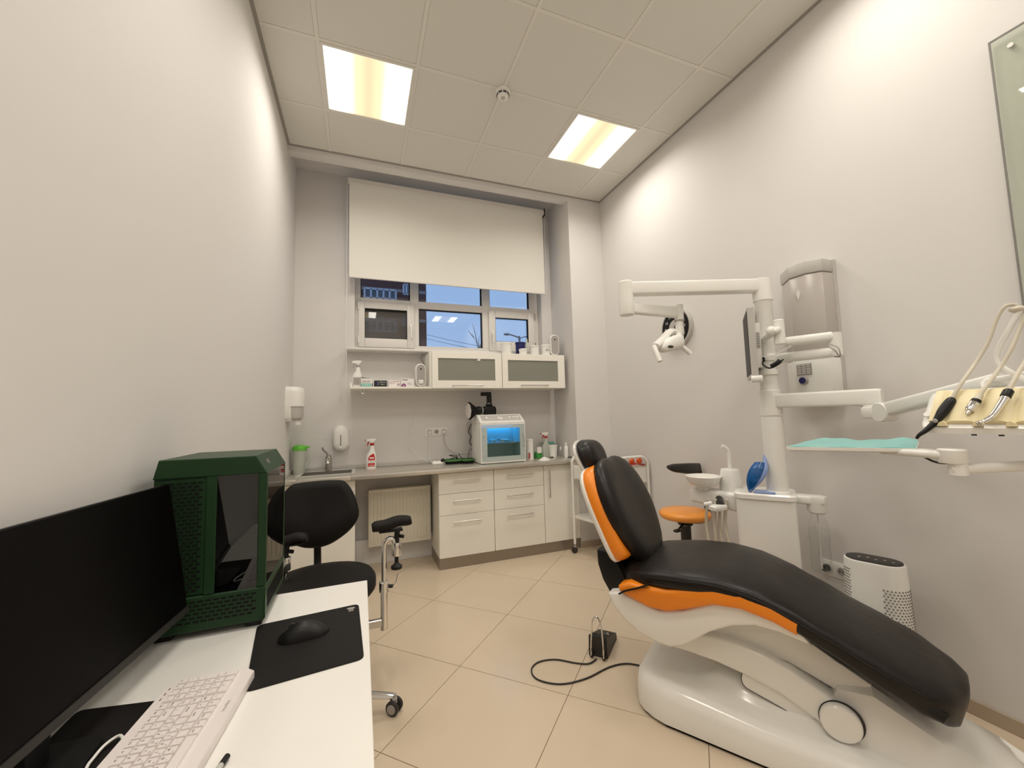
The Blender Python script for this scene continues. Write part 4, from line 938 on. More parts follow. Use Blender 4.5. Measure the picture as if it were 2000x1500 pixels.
def arm(px, py, sx, padc, rot, dz=0):
    p = MB()
    MB().cyl((px,py,.335),(px,py,.515),.0175,n=18).build('post_sleeve', 'chrome', t)
    MB().lathe((px,py,.507), [(.023,0),(.023,.045),(.019,.05)]).build('clamp_collar', 'chrome', t)
    MB().tube([(px,py,.55),(px+.001,py,.70+dz),(px+.005*sx,py,.735+dz),(px+.022*sx,py,.752+dz),(px+.040*sx,py,.748+dz),(px+.050*sx,py,.73+dz)], .012, n=12).build('bent_tube', 'chrome', t)
    cx = px+.058*sx
    MB().lathe((cx,py,.668+dz), [(.021,0),(.023,.004),(.023,.060),(.021,.064)]).build('clamp_sleeve', 'chrome', t)
    MB().lathe((cx,py,.615+dz), [(.014,-.01),(.026,-.008),(.027,.004),(.016,.012),(.009,.02),(.010,.055)]).build('lower_knob', 'black', t)
    MB().tube([(cx,py,.73+dz),(cx+.002,py,.765+dz),(cx+.006,py,.79+dz)], .013, n=10).build('stem', 'black', t)
    MB().lathe((cx+.024,py-.005,.758+dz), [(.004,-.008),(.013,-.006),(.013,.006),(.004,.008)], axis=(.3,0,1)).build('tilt_knob', 'black', t)
    MB().box(padc[0]-.06,padc[0]+.05,py-.022,py+.022,.786+dz,.797+dz,.002,1).build('pad_bracket', 'black', t)
    pad(padc[0], py, padc[1], rot, .092 if px > .5 else .072).build('arm_pad', 'fabric', t, angle=60)
    MB().cyl((px+.018*sx,py-.001,.530),(px+.040*sx,py-.004,.528),.0085,n=10).build('clamp_hub', 'black', t)
    MB().tube([(px+.040*sx,py-.004,.528),(px+.056*sx,py-.006,.545),(px+.066*sx,py-.008,.585)], .0045, n=8).build('clamp_lever', 'chrome', t)
arm(.686, 2.10, 1, (.722,.823), R(3))
arm(.172, 2.34, 1, (.255,.742), R(-6), -.072)
MB().box(.43,.675,2.085,2.110,.352,.387,.003,1).build('side_bar', 'alu', t); MB().box(.42,.45,2.085,2.25,.352,.387,.003,1).build('side_bar', 'alu', t)
MB().box(.172,.36,2.33,2.35,.40,.43,.003,1).build('side_bar', 'alu', t)
for k in range(5):
    a = R(-7+72*k); ux, uy = math.cos(a), math.sin(a)
    MB().tube([(QX+ux*.03,QY+uy*.03,.125),(QX+ux*.16,QY+uy*.16,.115),(QX+ux*.28,QY+uy*.28,.09),(QX+ux*.345,QY+uy*.345,.075)], .02, n=10, rr=lambda u: .024-.007*u, flat=.75).build('foot_arm', 'chrome', t)
    wx, wy = QX+ux*.352, QY+uy*.352
    cs = MB(); cs.cyl((wx,wy,.045),(wx,wy,.082),.010,n=10); cs.box(-.012,.012,-.012,.012,.045,.07,.004,1, mtx=Matrix.Translation((wx,wy,0)))
    cst = cs.build('caster_fork', 'grey', t)
    q = a+R(60); vx_, vy_ = math.cos(q), math.sin(q)
    for s_ in (-1,1):
        p = Vector((wx+vx_*.017*s_, wy+vy_*.017*s_, .031)); d = Vector((vx_,vy_,0))*s_
        MB().lathe(p-d*.008, [(.026,0),(.031,.003),(.031,.014),(.027,.018)], axis=d).build('wheel', 'dgrey', cst)
        MB().lathe(p+d*.009, [(.021,0),(.020,.003)], axis=d).build('wheel_cap', 'grey', cst)
MB().cyl((QX,QY,.09),(QX,QY,.14),.042).build('hub', 'chrome', t)
# ============================================================ DENTAL CHAIR  (local x: head to foot, local -y: side towards the camera)
dc = thing('dental_chair', 'large dental chair with black covers, orange side bands and white base', 'dental chair', (2.0, 1.63, 0), R(-55.2))
def interp(T, x):
    if x <= T[0][0]: return T[0][1]
    for (a, u), (b, v) in zip(T, T[1:]):
        if x <= b:
            k = (x-a)/(b-a); k = k*k*(3-2*k)*.35 + k*.65; return u+(v-u)*k
    return T[-1][1]
def sq(hw, hz, n=36, e=3.0):
    P = []
    for i in range(n):
        a = 2*PI*i/n; c, s_ = math.cos(a), math.sin(a)
        P.append((hw*math.copysign(abs(c)**(2/e), c), hz*math.copysign(abs(s_)**(2/e), s_)))
    return P
# base plate
bw = [(-.165,.06),(-.155,.13),(-.13,.19),(-.08,.24),(0,.262),(.4,.275),(.8,.28),(1.0,.27),(1.08,.23),(1.13,.16),(1.15,.06)]
bh = [(-.165,.10),(-.13,.155),(-.05,.165),(.1,.155),(.35,.135),(.7,.135),(.9,.13),(1.05,.105),(1.15,.07)]
rings = []
for x in [-.165,-.16,-.15,-.13,-.10,-.05,0,.1,.2,.35,.5,.65,.8,.9,1.0,1.05,1.08,1.11,1.13,1.145,1.15]:
    hw = interp(bw,x); h = interp(bh,x); r_ = []
    for k in range(25):
        u = -1+2*k/24; y = hw*u; s_ = abs(u)
        z = (h*(1-.02*s_) + .085*math.exp(-(y/.150)**6)*max(0,1-((x-.40)/.30)**4 if abs(x-.4) < .30 else 0)) if s_ < .80 else h*(1-.02*.8) - h*.30*((s_-.8)/.2)**2.2
        r_.append((x, y, z))
    rings.append([(x,-hw,.014)]+r_+[(x,hw,.014)])
MB().loft(rings).build('base', 'gloss', dc, local=True, angle=50)
rb = []
for z in (.0,.014): rb.append([(x*.985+.008, s_*interp(bw,x)*.965, z) for x, s_ in [(x,1) for x in (-.15,-.10,0,.4,.8,1.0,1.08,1.12)]+[(x,-1) for x in (1.12,1.08,1.0,.8,.4,0,-.10,-.15)]])
MB().loft(rb).build('rubber_edge', 'blackm', dc, local=True)
# rear pedestal rising behind the pivot
rings = []
for x, hw0, hw1, h in ((.56,.12,.10,.20),(.60,.16,.12,.31),(.70,.19,.13,.325),(.80,.21,.135,.27),(.90,.225,.14,.215),(1.0,.23,.15,.165),(1.08,.21,.14,.12),(1.12,.15,.10,.08)):
    rings.append([(x,-hw0,.06),(x,-hw0,.10),(x,-hw1-.012,h*.93),(x,-hw1+.015,h),(x,0,h+.006),(x,hw1-.015,h),(x,hw1+.012,h*.93),(x,hw0,.10),(x,hw0,.06)])
MB().loft(rings).build('pedestal', 'gloss', dc, local=True, angle=28)
MB().prism([(.30,.275),(.290,.250),(.288,.225),(.296,.207),(.312,.198),(.480,.150),(.535,.172),(.56,.22),(.4,.275)], 'xz', -.150, -.10).build('inner_cover', 'gloss', dc, local=True)
MB().tube([(.298,-.1505,.270),(.290,-.1505,.250),(.288,-.1505,.225),(.296,-.1505,.207),(.312,-.1505,.198),(.40,-.1505,.173),(.480,-.1505,.150)], .0016, n=5).build('cover_joint', 'dgrey', dc, local=True)
# swinging lift arm
top_ = [(-.02,.34),(.06,.355),(.12,.365),(.20,.375),(.28,.372),(.37,.355),(.46,.325),(.56,.275),(.63,.235),(.66,.19)]
bot_ = [(.655,.155),(.62,.138),(.57,.145),(.52,.175),(.42,.225),(.31,.255),(.20,.275),(.10,.283),(0,.285)]
MB().prism(top_+bot_, 'xz', -.165, .165, .012, 3).build('lift_arm', 'gloss', dc, local=True, angle=40)
MB().lathe((.600,-.165,.200), [(.060,0),(.062,.006),(.061,.024),(.056,.030)], n=40, axis=(0,-1,0)).build('pivot_cap', 'gloss', dc, local=True)
MB().lathe((.603,-.163,.198), [(.067,0),(.067,.004)], n=40, axis=(0,-1,0)).build('pivot_gap', 'dgrey', dc, local=True)
MB().prism([(.02,.34),(.2,.36),(.45,.33),(.66,.25),(.72,.25),(.70,.33),(.48,.455),(.36,.475),(.2,.42),(.05,.36)], 'xz', -.12, .12, .01, 2).build('telescopic_cover', 'white', dc, local=True, angle=40)
# white seat shell
sh_top = [(-.225,.50),(-.17,.515),(-.11,.50),(.0,.475),(.10,.500),(.20,.550),(.32,.585),(.42,.572),(.49,.545)]
sh_bot = [(.535,.480),(.44,.502),(.36,.506),(.28,.484),(.20,.440),(.145,.395),(.09,.355),(.04,.335),(-.02,.340),(-.09,.360),(-.15,.395),(-.205,.450)]
MB().prism(sh_top+sh_bot, 'xz', -.266, .266, .012, 3).build('seat_shell', 'gloss', dc, local=True, angle=40)
# orange upholstered band of the seat, black band of the leg rest
ob_t = [(-.17,.548),(-.12,.575),(-.05,.572),(.04,.575),(.12,.595),(.22,.622),(.32,.622),(.42,.598),(.505,.560)]
ob_b = [(.492,.512),(.42,.540),(.32,.562),(.22,.556),(.12,.515),(.04,.487),(-.04,.487),(-.12,.512),(-.165,.528)]
MB().prism(ob_t+ob_b, 'xz', -.287, .287, .016, 4).build('seat_band', 'orange', dc, local=True, angle=45)['label'] = 'orange side band of the seat'
lb_t = [(.505,.565),(.60,.515),(.72,.450),(.82,.395),(.87,.365)]
lb_b = [(.855,.335),(.80,.355),(.70,.400),(.60,.443),(.545,.478),(.500,.515)]
MB().prism(lb_t+lb_b, 'xz', -.262, .262, .014, 3).build('leg_rest_frame', 'black', dc, local=True, angle=45)
# black seat and leg cushion in one cover
ct = [(-.175,.600),(-.10,.632),(.0,.648),(.10,.660),(.22,.668),(.33,.658),(.43,.628),(.55,.570),(.70,.497),(.82,.447),(.92,.405),(1.0,.355),(1.03,.30)]
cw = [(-.175,.19),(-.13,.235),(-.05,.270),(.1,.288),(.5,.285),(.75,.275),(.83,.262),(.87,.240),(.905,.195),(.93,.140),(.945,.075),(.95,.03)]
rings = []
xs = [-.178,-.172,-.16,-.14,-.11,-.06,0,.06,.12,.18,.24,.3,.36,.42,.48,.54,.6,.66,.72,.77,.81,.84,.86,.88,.895,.91,.922,.933,.942,.948,.95]
for x in xs:
    hw = interp(cw,x); zt = interp(ct,x); th_ = .080 if x > -.15 else .05+.03*((x+.178)/.028)
    if x > .6: th_ = .080+.030*min(1,(x-.6)/.25)
    if x > .91: th_ -= .03*((x-.91)/.04)**2
    e0 = (interp(ct,x+.01)-interp(ct,x-.01))/.02
    r_ = []
    zc = zt-th_*.62
    for (y, dz) in sq(hw, 1, 40, 4.2):
        wob = .0025*math.sin(x*60+y*25)*(1 if dz < .2 else .3)
        z = zc + (th_*.62 if dz > 0 else th_*.50)*dz + wob + (.006*(1-(y/hw)**2) if dz > .5 else 0)
        r_.append((x - e0*(z-zc)*.5, y, z))
    rings.append(r_)
MB().loft(rings).build('seat_cushion', 'leather', dc, local=True, angle=70)
pi_ = MB()
pi_.tube([(x, -interp(cw,x)*1.0-.001, interp(ct,x)-.032) for x in (-.10,0,.1,.2,.3,.4,.5,.6,.7,.8,.85)], .003, n=6); pi_.build('seam', 'leather', dc, local=True)
MB().tube([(-.165,-.276,.515),(-.13,-.291,.540),(-.08,-.293,.562),(-.03,-.285,.585)], .010, n=8, flat=.4).build('cover_strap', 'blackm', dc, local=True)
# backrest  (frame: origin low at its foot, s up along the back, n forward)
Bo = Vector((-.185,0,.645)); Bs = Vector((-.415,0,.910)).normalized(); Bn = Vector((Bs.z,0,-Bs.x))
def bk(y, s_, n): return Bo + Bs*s_ + Bn*n + Vector((0,y,0))
def back_outline(k=1.0, ds=0.0):
    P = [(-.07,-.100),(.07,-.100),(.17,-.045),(.232,.06),(.262,.16),(.262,.25),(.245,.33),(.205,.40),(.15,.445),(.08,.462),(.03,.455),(-.03,.455),(-.08,.462),(-.15,.445),(-.205,.40),(-.245,.33),(-.262,.25),(-.262,.16),(-.232,.06),(-.17,-.045)]
    P = smo(P, 1); return [(y*k, .2+(s_-.2)*(k+ds)) for y, s_ in P]
def side_outline(k=1.0):
    P = [(-.235,-.01),(-.12,-.015),(.12,-.015),(.235,-.01),(.262,.02),(.266,.15),(.262,.28),(.240,.38),(.19,.432),(.10,.445),(-.10,.445),(-.19,.432),(-.240,.38),(-.262,.28),(-.266,.15),(-.262,.02)]
    P = smo(P, 1); return [(y*k, .2+(s_-.2)*k) for y, s_ in P]
MB().loft([[bk(y,s_,n) for y,s_ in side_outline(k)] for n, k in ((-.030,.90),(-.024,.97),(-.012,1.004),(-.004,1.008),(.002,1.0))]).build('back_shell', 'gloss', dc, local=True, angle=45)
MB().loft([[bk(y,s_,n) for y,s_ in side_outline(k)] for n, k in ((.000,.985),(.010,1.0),(.035,.995),(.052,.965),(.058,.93))]).build('back_band', 'orange', dc, local=True, angle=50)['label'] = 'orange side band of the backrest'
MB().loft([[bk(y,s_,n+ (.018*abs(y/.26)**2 if n > .06 else 0)) for y,s_ in back_outline(k)] for n, k in ((.045,.93),(.055,.985),(.068,1.0),(.085,.985),(.100,.93),(.110,.82),(.114,.60),(.112,.3))]).build('back_cushion', 'leather', dc, local=True, angle=70)
MB().tube([bk(-.262*math.cos(a)*.90, .2-.25*.0+.235*math.sin(a), .103) for a in [R(-70+10*i) for i in range(14)]], .0035, n=6).build('seam', 'leather', dc, local=True)
# headrest
Ho = Vector((-.405,0,1.085)); Hs = Vector((-.40,0,.917)).normalized(); Hn = Vector((Hs.z,0,-Hs.x))
def hd(y, s_, n): return Ho + Hs*s_ + Hn*n + Vector((0,y,0))
def head_outline(k):
    P = [(-.05,-.115),(.05,-.115),(.105,-.06),(.125,.02),(.115,.07),(.075,.105),(0,.118),(-.075,.105),(-.115,.07),(-.125,.02),(-.105,-.06)]
    return [(y*k, s_*k) for y, s_ in smo(P, 2)]
MB().loft([[hd(y,s_,n) for y,s_ in head_outline(k)] for n, k in ((-.035,.80),(-.028,.95),(-.015,1.02),(-.008,1.0))]).build('headrest_shell', 'gloss', dc, local=True, angle=60)
MB().loft([[hd(y,s_-.004,n+.012*(y/.12)**2) for y,s_ in head_outline(k)] for n, k in ((-.010,.95),(.004,.985),(.012,.94),(.030,.90),(.052,.80),(.064,.62),(.068,.3))]).build('headrest_cushion', 'leather', dc, local=True, angle=70)
MB().loft([[bk(y,s_,n) for y,s_ in ((-.04,.36),(.04,.36),(.035,.52),(-.035,.52))] for n in (.005,.020)]).build('headrest_bar', 'alu', dc, local=True)
# dark bracket between backrest and seat
MB().prism([(-.30,.665),(-.298,.60),(-.275,.53),(-.235,.465),(-.205,.445),(-.16,.50),(-.165,.56),(-.20,.62),(-.225,.665)], 'xz', -.205, .205, .010, 2).build('back_bracket', 'black', dc, local=True)
# ============================================================ FOOT PEDAL
t = thing('foot_pedal', 'grey foot control box with metal hoop and cable on the floor', 'foot pedal', (1.86, 2.03, 0))
q = [onz(1139,1283,0), onz(1172,1294,0), onz(1213,1252,0), onz(1165,1243,0)]
a0 = Vector((1.765,2.055,0)); ex = Vector((.070,-.078,0)); ey = Vector((.165,.150,0))
def pd(u, v, z): return a0+ex*u+ey*v+Vector((0,0,z))
MB().loft([[pd(0,0,0),pd(1,0,0),pd(1,1,0),pd(0,1,0)],[pd(.02,.02,.105),pd(.98,.02,.105),pd(.98,.98,.035),pd(.02,.98,.035)]]).build('housing', 'dgrey', t, angle=20)
MB().loft([[pd(.15,.10,.099),pd(.85,.10,.099),pd(.85,.72,.056),pd(.15,.72,.056)],[pd(.2,.14,.108),pd(.8,.14,.108),pd(.8,.68,.064),pd(.2,.68,.064)]]).build('pedal_plate', 'black', t, angle=20)
MB().lathe(pd(.8,.42,.080), [(.010,0),(.008,.006)], axis=(0,0,1)).build('button', 'grey', t)
hp = [pd(.22,-.13,.015),pd(.22,-.12,.06),pd(.27,-.06,.16),pd(.34,-.03,.200),pd(.5,-.02,.213),pd(.66,-.03,.200),pd(.78,-.06,.16),pd(.86,-.12,.06),pd(.86,-.13,.015)]
MB().tube(hp, .0042, n=10).build('hoop', 'chrome', t)
for u in (.22,.86):
    MB().tube([pd(u,-.13,.012),pd(u,-.02,.02)], .009, n=10, smooth=False).build('hoop_socket', 'black', t)
cpts = [onz(1165,1287,.006),onz(1150,1296,.006),onz(1125,1295,.005),(*onz(1085,1288,.005)[:2],.005),(*onz(1052,1293,.005)[:2],.005),(*onz(1038,1308,.005)[:2],.005),(*onz(1050,1327,.005)[:2],.005),(*onz(1095,1336,.005)[:2],.005),(*onz(1145,1325,.005)[:2],.005),(*onz(1190,1303,.005)[:2],.005),(*onz(1225,1296,.005)[:2],.005),(*onz(1262,1303,.005)[:2],.006)]
MB().tube(cpts, .0040, n=8).build('cable', 'dgrey', t)

# ============================================================ DENTAL UNIT
PXp, PYp = 2.735, 1.605      # pole axis
du = thing('dental_unit', 'white dental unit column with arms, lamp, cuspidor, screen and instrument table', 'dental unit', (2.75, 1.65, 0))
ua = Vector((.60,-.80,0)); ub = Vector((.80,.60,0))
uc = Vector((2.728,1.677,0))
def un(a, b_, z): return uc+ua*a+ub*b_+Vector((0,0,z))
def ur(ha, hb, r, z, oa=0, ob=0): return [un(x+oa, y+ob, z) for x, y, _ in rr_ring(0,0,ha,hb,r,0)]
MB().loft([ur(.146,.122,.02,0,.0), ur(.144,.120,.02,.35), ur(.140,.118,.02,.836)]).build('column_cabinet', 'gloss', du)
MB().loft([ur(.141,.119,.035,.833), ur(.149,.127,.04,.839), ur(.149,.127,.04,.861), ur(.142,.120,.04,.869)]).build('top_plate', 'gloss', du)
text('lettering', 'anya', .03, 'lgrey', du, un(-.095,-.085,.8695), ua, ub)
MB().lathe((PXp,PYp,.868), [(.060,0),(.060,.008),(.053,.014),(.053,.40),(.050,.42)]).build('lower_pole', 'white', du)
MB().lathe((PXp,PYp,1.295), [(.054,0),(.054,.135),(.050,.14)]).build('arm_hub', 'white', du)
MB().lathe((PXp,PYp,1.43), [(.046,0),(.044,.51),(.047,.515)]).build('upper_pole', 'white', du)
MB().tube([onx(1524,862,2.80),onx(1530,900,2.80),(2.80,1.60,.98),(2.80,1.60,.88)], .003, n=6).build('edge_cord', 'grey', du)
# lamp arm at the top
LZ = 2.035; La = Vector((2.0,1.875,LZ)); Lb = Vector((PXp,PYp,LZ))
def beam(p0, p1, w0, h0, w1=None, h1=None, bev=.012, up_=(0,0,1), m_='white', nm='beam', par=None, e0=0, e1=0):
    p0 = Vector(p0); p1 = Vector(p1); d = (p1-p0).normalized(); p0 = p0-d*e0; p1 = p1+d*e1
    w1 = w0 if w1 is None else w1; h1 = h0 if h1 is None else h1
    sd = d.cross(Vector(up_)).normalized(); u_ = sd.cross(d).normalized(); rg = []
    L = (p1-p0).length
    for f_, k in ((0,.86),(min(.01/L,.3),1),(1-min(.01/L,.3),1),(1,.86)):
        c = p0.lerp(p1,f_); w_ = (w0+(w1-w0)*f_)*k; h_ = (h0+(h1-h0)*f_)*k
        rg.append([c+sd*x+u_*y for x, y, _ in rr_ring(0,0,w_/2,h_/2,min(bev,w_/2.1,h_/2.1),0,4)])
    return MB().loft(rg).build(nm, m_, par or du)
MB().lathe((PXp,PYp,1.945), [(.050,0),(.050,.09),(.048,.125),(.03,.132)]).build('top_elbow', 'white', du)
la = beam(La, Lb, .065, .075, nm='lamp_arm', e0=.0, e1=.01)
MB().lathe((La.x,La.y,1.985), [(.040,-.10),(.043,-.09),(.043,-.02),(.042,.0),(.042,.088),(.036,.096)]).build('elbow', 'white', du)
Lc = Vector((2.36,1.845,1.915)); beam((La.x,La.y,1.925), Lc, .045, .058, .042, .066, nm='lamp_forearm', e0=-.01)
# operating lamp
lp = MB(); lp.cyl(Lc+Vector((-.01,0,.045)), Lc+Vector((-.012,0,-.050)), .026); lp.cyl(Lc+Vector((-.012,0,-.05)), Lc+Vector((-.014,0,-.13)), .022, .026)
lamp = lp.build('operating_lamp', 'white', du); lz = Lc+Vector((-.014,0,-.14))
def lpnt(px, py, y=1.78): return ony(px,py,y)
MB().tube([lz, lpnt(1310,648,1.80), lpnt(1295,662,1.76), lpnt(1280,677,1.72)], .024, n=12, flat=.8).build('yoke', 'white', lamp)
hc = lpnt(1313,668,1.74)
hp_ = smo([(1283,683),(1290,670),(1302,660),(1322,653),(1329,660),(1332,676),(1322,683),(1308,686),(1293,690)],1)
MB().loft([[hc+(lpnt(px_,py_,1.74)-hc)*k+Vector((0,oy,0)) for px_,py_ in hp_] for k, oy in ((.55,-.042),(.85,-.034),(1,-.018),(1.0,.004),(.85,.020),(.4,.026))]).build('lamp_head', 'white', lamp, angle=60)
MB().tube([lz+Vector((.005,0,-.01)), lpnt(1325,655,1.79), lpnt(1330,672,1.78)], .018, n=12).build('yoke', 'white', lamp)
MB().tube([lpnt(1277,676,1.70), lpnt(1282,689,1.68), lpnt(1289,706,1.66)], .0135, n=12).build('handle_grip', 'white', lamp)
MB().tube([lpnt(1326,670,1.78), lpnt(1337,681,1.77), lpnt(1348,691,1.76)], .0135, n=12).build('handle_grip', 'white', lamp)
MB().ball(lpnt(1310,677,1.70), .013, (1.5,.5,.6)).build('sensor_window', 'dgrey', lamp)
MB().lathe(Lc+Vector((-.012,0,-.052)), [(.029,0),(.029,.006)]).build('joint_ring', 'grey', lamp)
# screen seen edge-on
mt = Vector((2.655,1.72,1.70))
mn = Vector((.52,-.85,0)).normalized()     # direction from screen to back
md = Vector((.85,.52,0)).normalized()
m0 = onx(1468,675,2.60); sc0 = Vector((2.60, m0.y, 1.69))
vw = (sc0-CAM_LOC); vw.z = 0; vw.normalize(); vs = Vector((vw.y,-vw.x,0))      # nearly along the line of sight, so the screen shows its edge
md = (vw*math.cos(R(5))+vs*math.sin(R(-5))).normalized(); mn = Vector((md.y,-md.x,0))
if mn.dot(vs) < 0: mn = -mn
def sp(a, z, n): return sc0+md*a+Vector((0,0,z))+mn*n
def sslab(a0,a1,z0,z1,n0,n1): return [[sp(a0,z0,n),sp(a1,z0,n),sp(a1,z1,n),sp(a0,z1,n)] for n in (n0,n1)]
scr = MB().loft(sslab(-.02,.28,-.185,.20,-.012,.022)).build('screen_unit', 'lgrey', du, smooth=False)
MB().loft(sslab(-.005,.265,-.165,.185,-.014,-.012)).build('screen_glass', 'screen', scr, smooth=False)
MB().loft(sslab(.03,.24,-.13,.12,.022,.048)).build('rear_cover', 'white', scr, smooth=False)
for k in range(9): MB().loft(sslab(.0285,.030,-.02+k*.010,-.015+k*.010,.026,.044)).build('vent_slot', 'inkg', scr, smooth=False)
MB().lathe(sp(-.01,-.195,.005), [(.020,-.02),(.020,.03),(.016,.034)], axis=mn).build('adjust_knob', 'white', scr)
MB().loft(sslab(.02,.06,-.10,-.075,.048,.060)).build('plug', 'black', scr, smooth=False)
# screen arms
def P_(px, py, X): return onx(px,py,X)
js = P_(1522,652,2.66)
MB().lathe((js.x,js.y,js.z-.055), [(.026,0),(.026,.125),(.022,.13)]).build('screen_joint', 'white', du)
MB().tube([sp(.10,.02,.055), js+Vector((-.04,0,.01)), js+Vector((0,0,.02))], .018, n=12).build('screen_link', 'white', du)
MB().ball(js+Vector((-.045,.01,.015)), .026).build('ball_joint', 'white', du)
el = P_(1628,668,2.78)
beam(P_(1533,668,2.70), P_(1628,657,2.80), .045, .050, nm='upper_screen_arm', bev=.02)
beam(P_(1520,700,2.74), P_(1628,688,2.80), .048, .052, nm='lower_screen_arm', bev=.02)
MB().cyl(P_(1630,650,2.81), P_(1634,694,2.81), .028).build('arm_elbow', 'white', du)
cl1 = MB(); cl1.lathe((PXp,PYp,1.52), [(.056,0),(.056,.025),(.048,.03)]); cl1.lathe((PXp,PYp,1.60), [(.054,0),(.054,.03),(.046,.035)]); cl1.build('pole_clamp', 'white', du)
beam((PXp+.01,PYp-.02,1.585), P_(1525,700,2.74), .04, .05, nm='clamp_link')
MB().tube([sp(.04,-.088,.054), P_(1490,712,2.62), P_(1503,719,2.62), P_(1515,712,2.63), P_(1530,702,2.66)], .004, n=8).build('screen_cable', 'black', du)
MB().tube([P_(1506,716,2.62), P_(1517,710,2.63), P_(1524,704,2.64)], .012, n=10).build('cable_adapter', 'black', du)
MB().tube([sp(.04,-.07,.054), P_(1500,699,2.64), P_(1520,690,2.66), P_(1545,676,2.68)], .0028, n=6).build('screen_cable', 'white', du)
MB().tube([P_(1622,673,2.76), P_(1636,678,2.76), P_(1641,690,2.76), P_(1640,697,2.78)], .0028, n=6).build('arm_cable', 'grey', du)
MB().tube([P_(1618,677,2.76), P_(1630,684,2.76), P_(1638,694,2.78)], .0028, n=6).build('arm_cable', 'grey', du)
# instrument arm
EX, EY = 2.865, 1.190
beam((PXp,PYp,1.372), (EX,EY,1.372), .080, .078, nm='instrument_arm', e1=.035, e0=0)
MB().lathe((EX,EY,1.20+.09), [(.044,-.005),(.046,0),(.046,.042),(.043,.045)]).build('elbow', 'white', du)
kk = P_(1712,797,2.80); k2 = Vector((2.80,1.115,1.308))
MB().box(-.045,.045,-.05,.05,-.028,.028,.012,2, mtx=Matrix.Translation((EX-.01,EY-.02,1.300))).build('knuckle', 'white', du)
beam((EX-.02,EY-.04,1.305), (2.53,.66,1.405), .050, .066, .042, .046, nm='spring_arm', bev=.014, e0=.02)
MB().lathe((EX-.035,EY-.062,1.300), [(.042,-.03),(.044,-.024),(.044,.03),(.041,.034)], axis=Vector((-.73,.30,0)), n=28).build('pivot_cover', 'white', du)
# instrument table: its long side runs towards the camera, the holder slope faces the chair
TO = Vector((2.300,.770,0)); tl = Vector((.07,-.9975,0)); td = Vector((.9975,.07,0)); TL = .56
def tp0(a, d, z): return TO+tl*a+td*d+Vector((0,0,z))
bd = [(-.012,1.238),(-.016,1.256),(.0,1.268),(.085,1.368),(.115,1.376),(.20,1.376),(.215,1.36),(.215,1.26),(.20,1.245)]
def tbr(a, k): return [tp0(a, .09+(d-.09)*k, 1.305+(z-1.305)*k) for d, z in bd]
MB().loft([tbr(.03,1),tbr(TL,1)]).build('instrument_table', 'white', du, angle=40)
MB().loft([tbr(.030,1.0),tbr(.015,.98),tbr(.004,.90),tbr(-.004,.72)]).build('end_cap', 'white', du, angle=60)
sl_t = (td*.085+Vector((0,0,.100))).normalized(); sl_n = (Vector((0,0,.085))-td*.100).normalized()
def tp(a, s_, n): return tp0(a, -.002, 1.268)+sl_t*s_+sl_n*n
slots = [.055,.130,.195,.255,.315,.375,.435]
rg = []; nx = 110
for i in range(nx+1):
    a = .022+(TL-.03-.022)*i/nx; dpt = 0
    for s_ in slots: dpt = max(dpt, math.exp(-((a-s_)/.012)**2))
    h = .013-.010*dpt; rg.append([tp(a,.000,0), tp(a,.002,h), tp(a,.07,h+.003), tp(a,.122,h+.002), tp(a,.134,h*.6), tp(a,.136,-.004)])
MB().loft(rg).build('holder_mat', 'cream', du, angle=50)
for s_ in slots:
    MB().loft([[tp0(s_-.011,d,1.262),tp0(s_+.011,d,1.262),tp0(s_+.007,d,1.272),tp0(s_,d,1.277),tp0(s_-.007,d,1.272)] for d in (-.022,.002)]).build('holder_lip', 'cream', du, angle=30)
for a in (.11,.165): MB().cyl(tp0(a,.02,1.232),tp0(a,.02,1.242),.006,n=10).build('fitting', 'dgrey', du)
MB().lathe(tp(.012,.035,.004), [(.011,0),(.010,.003)], axis=sl_n).build('status_badge', 'paper', du)
WT = onx(1988,604,2.52)
MB().tube([tp0(.22,.17,1.37),(WT.x-.02,WT.y+.05,1.46),WT+Vector((-.01,.02,-.06)),WT+Vector((0,-.01,.004))], .008, n=10).build('whip_arm', 'white', du)
MB().tube([tp0(.10,.18,1.37), onx(1925,745,2.50), onx(1965,737,2.52), onx(2010,728,2.54)], .008, n=10).build('whip_arm', 'white', du)
MB().ball(WT, .016, (1.2,1.2,.7)).build('hose_guide', 'hose', du)
# tray arm and tray
TZ = 1.178
trp = [Vector((2.10,1.085,TZ)), Vector((2.45,1.225,TZ)), Vector((2.63,.93,TZ)), Vector((2.325,.80,TZ))]
cen = sum(trp, Vector())/4
MB().loft([[cen+(p-cen)*k+Vector((0,0,z)) for p in trp] for z, k in ((-.010,.93),(-.006,.99),(.002,1.0),(.006,1.0),(.006,.985),(-.004,.95))]).build('tray', 'white', du, angle=30)
beam((2.37,.895,TZ-.010), (2.29,.70,TZ-.006), .10, .020, .075, .026, nm='tray_bracket', m_='white')
MB().lathe((2.29,.70,TZ-.030), [(.032,0),(.034,.004),(.034,.040),(.030,.044)]).build('tray_joint', 'white', du)
MB().lathe((2.29,.69,TZ-.065), [(.022,0),(.022,.036)]).build('tray_pin', 'white', du)
beam((2.29,.69,TZ-.048), (2.56,.47,TZ-.020), .034, .028, .034, .030, nm='tray_arm', e0=.02)
MB().tube([(2.55,.475,TZ-.02),(2.57,.46,TZ),(2.50,.45,1.25)], .016, n=12).build('tray_arm_riser', 'white', du)
MB().tube([(2.335,.79,TZ-.02),(2.32,.76,TZ-.032),(2.30,.73,TZ-.034),(2.29,.70,TZ-.030)], .0035, n=6).build('tray_cable', 'dgrey', du)
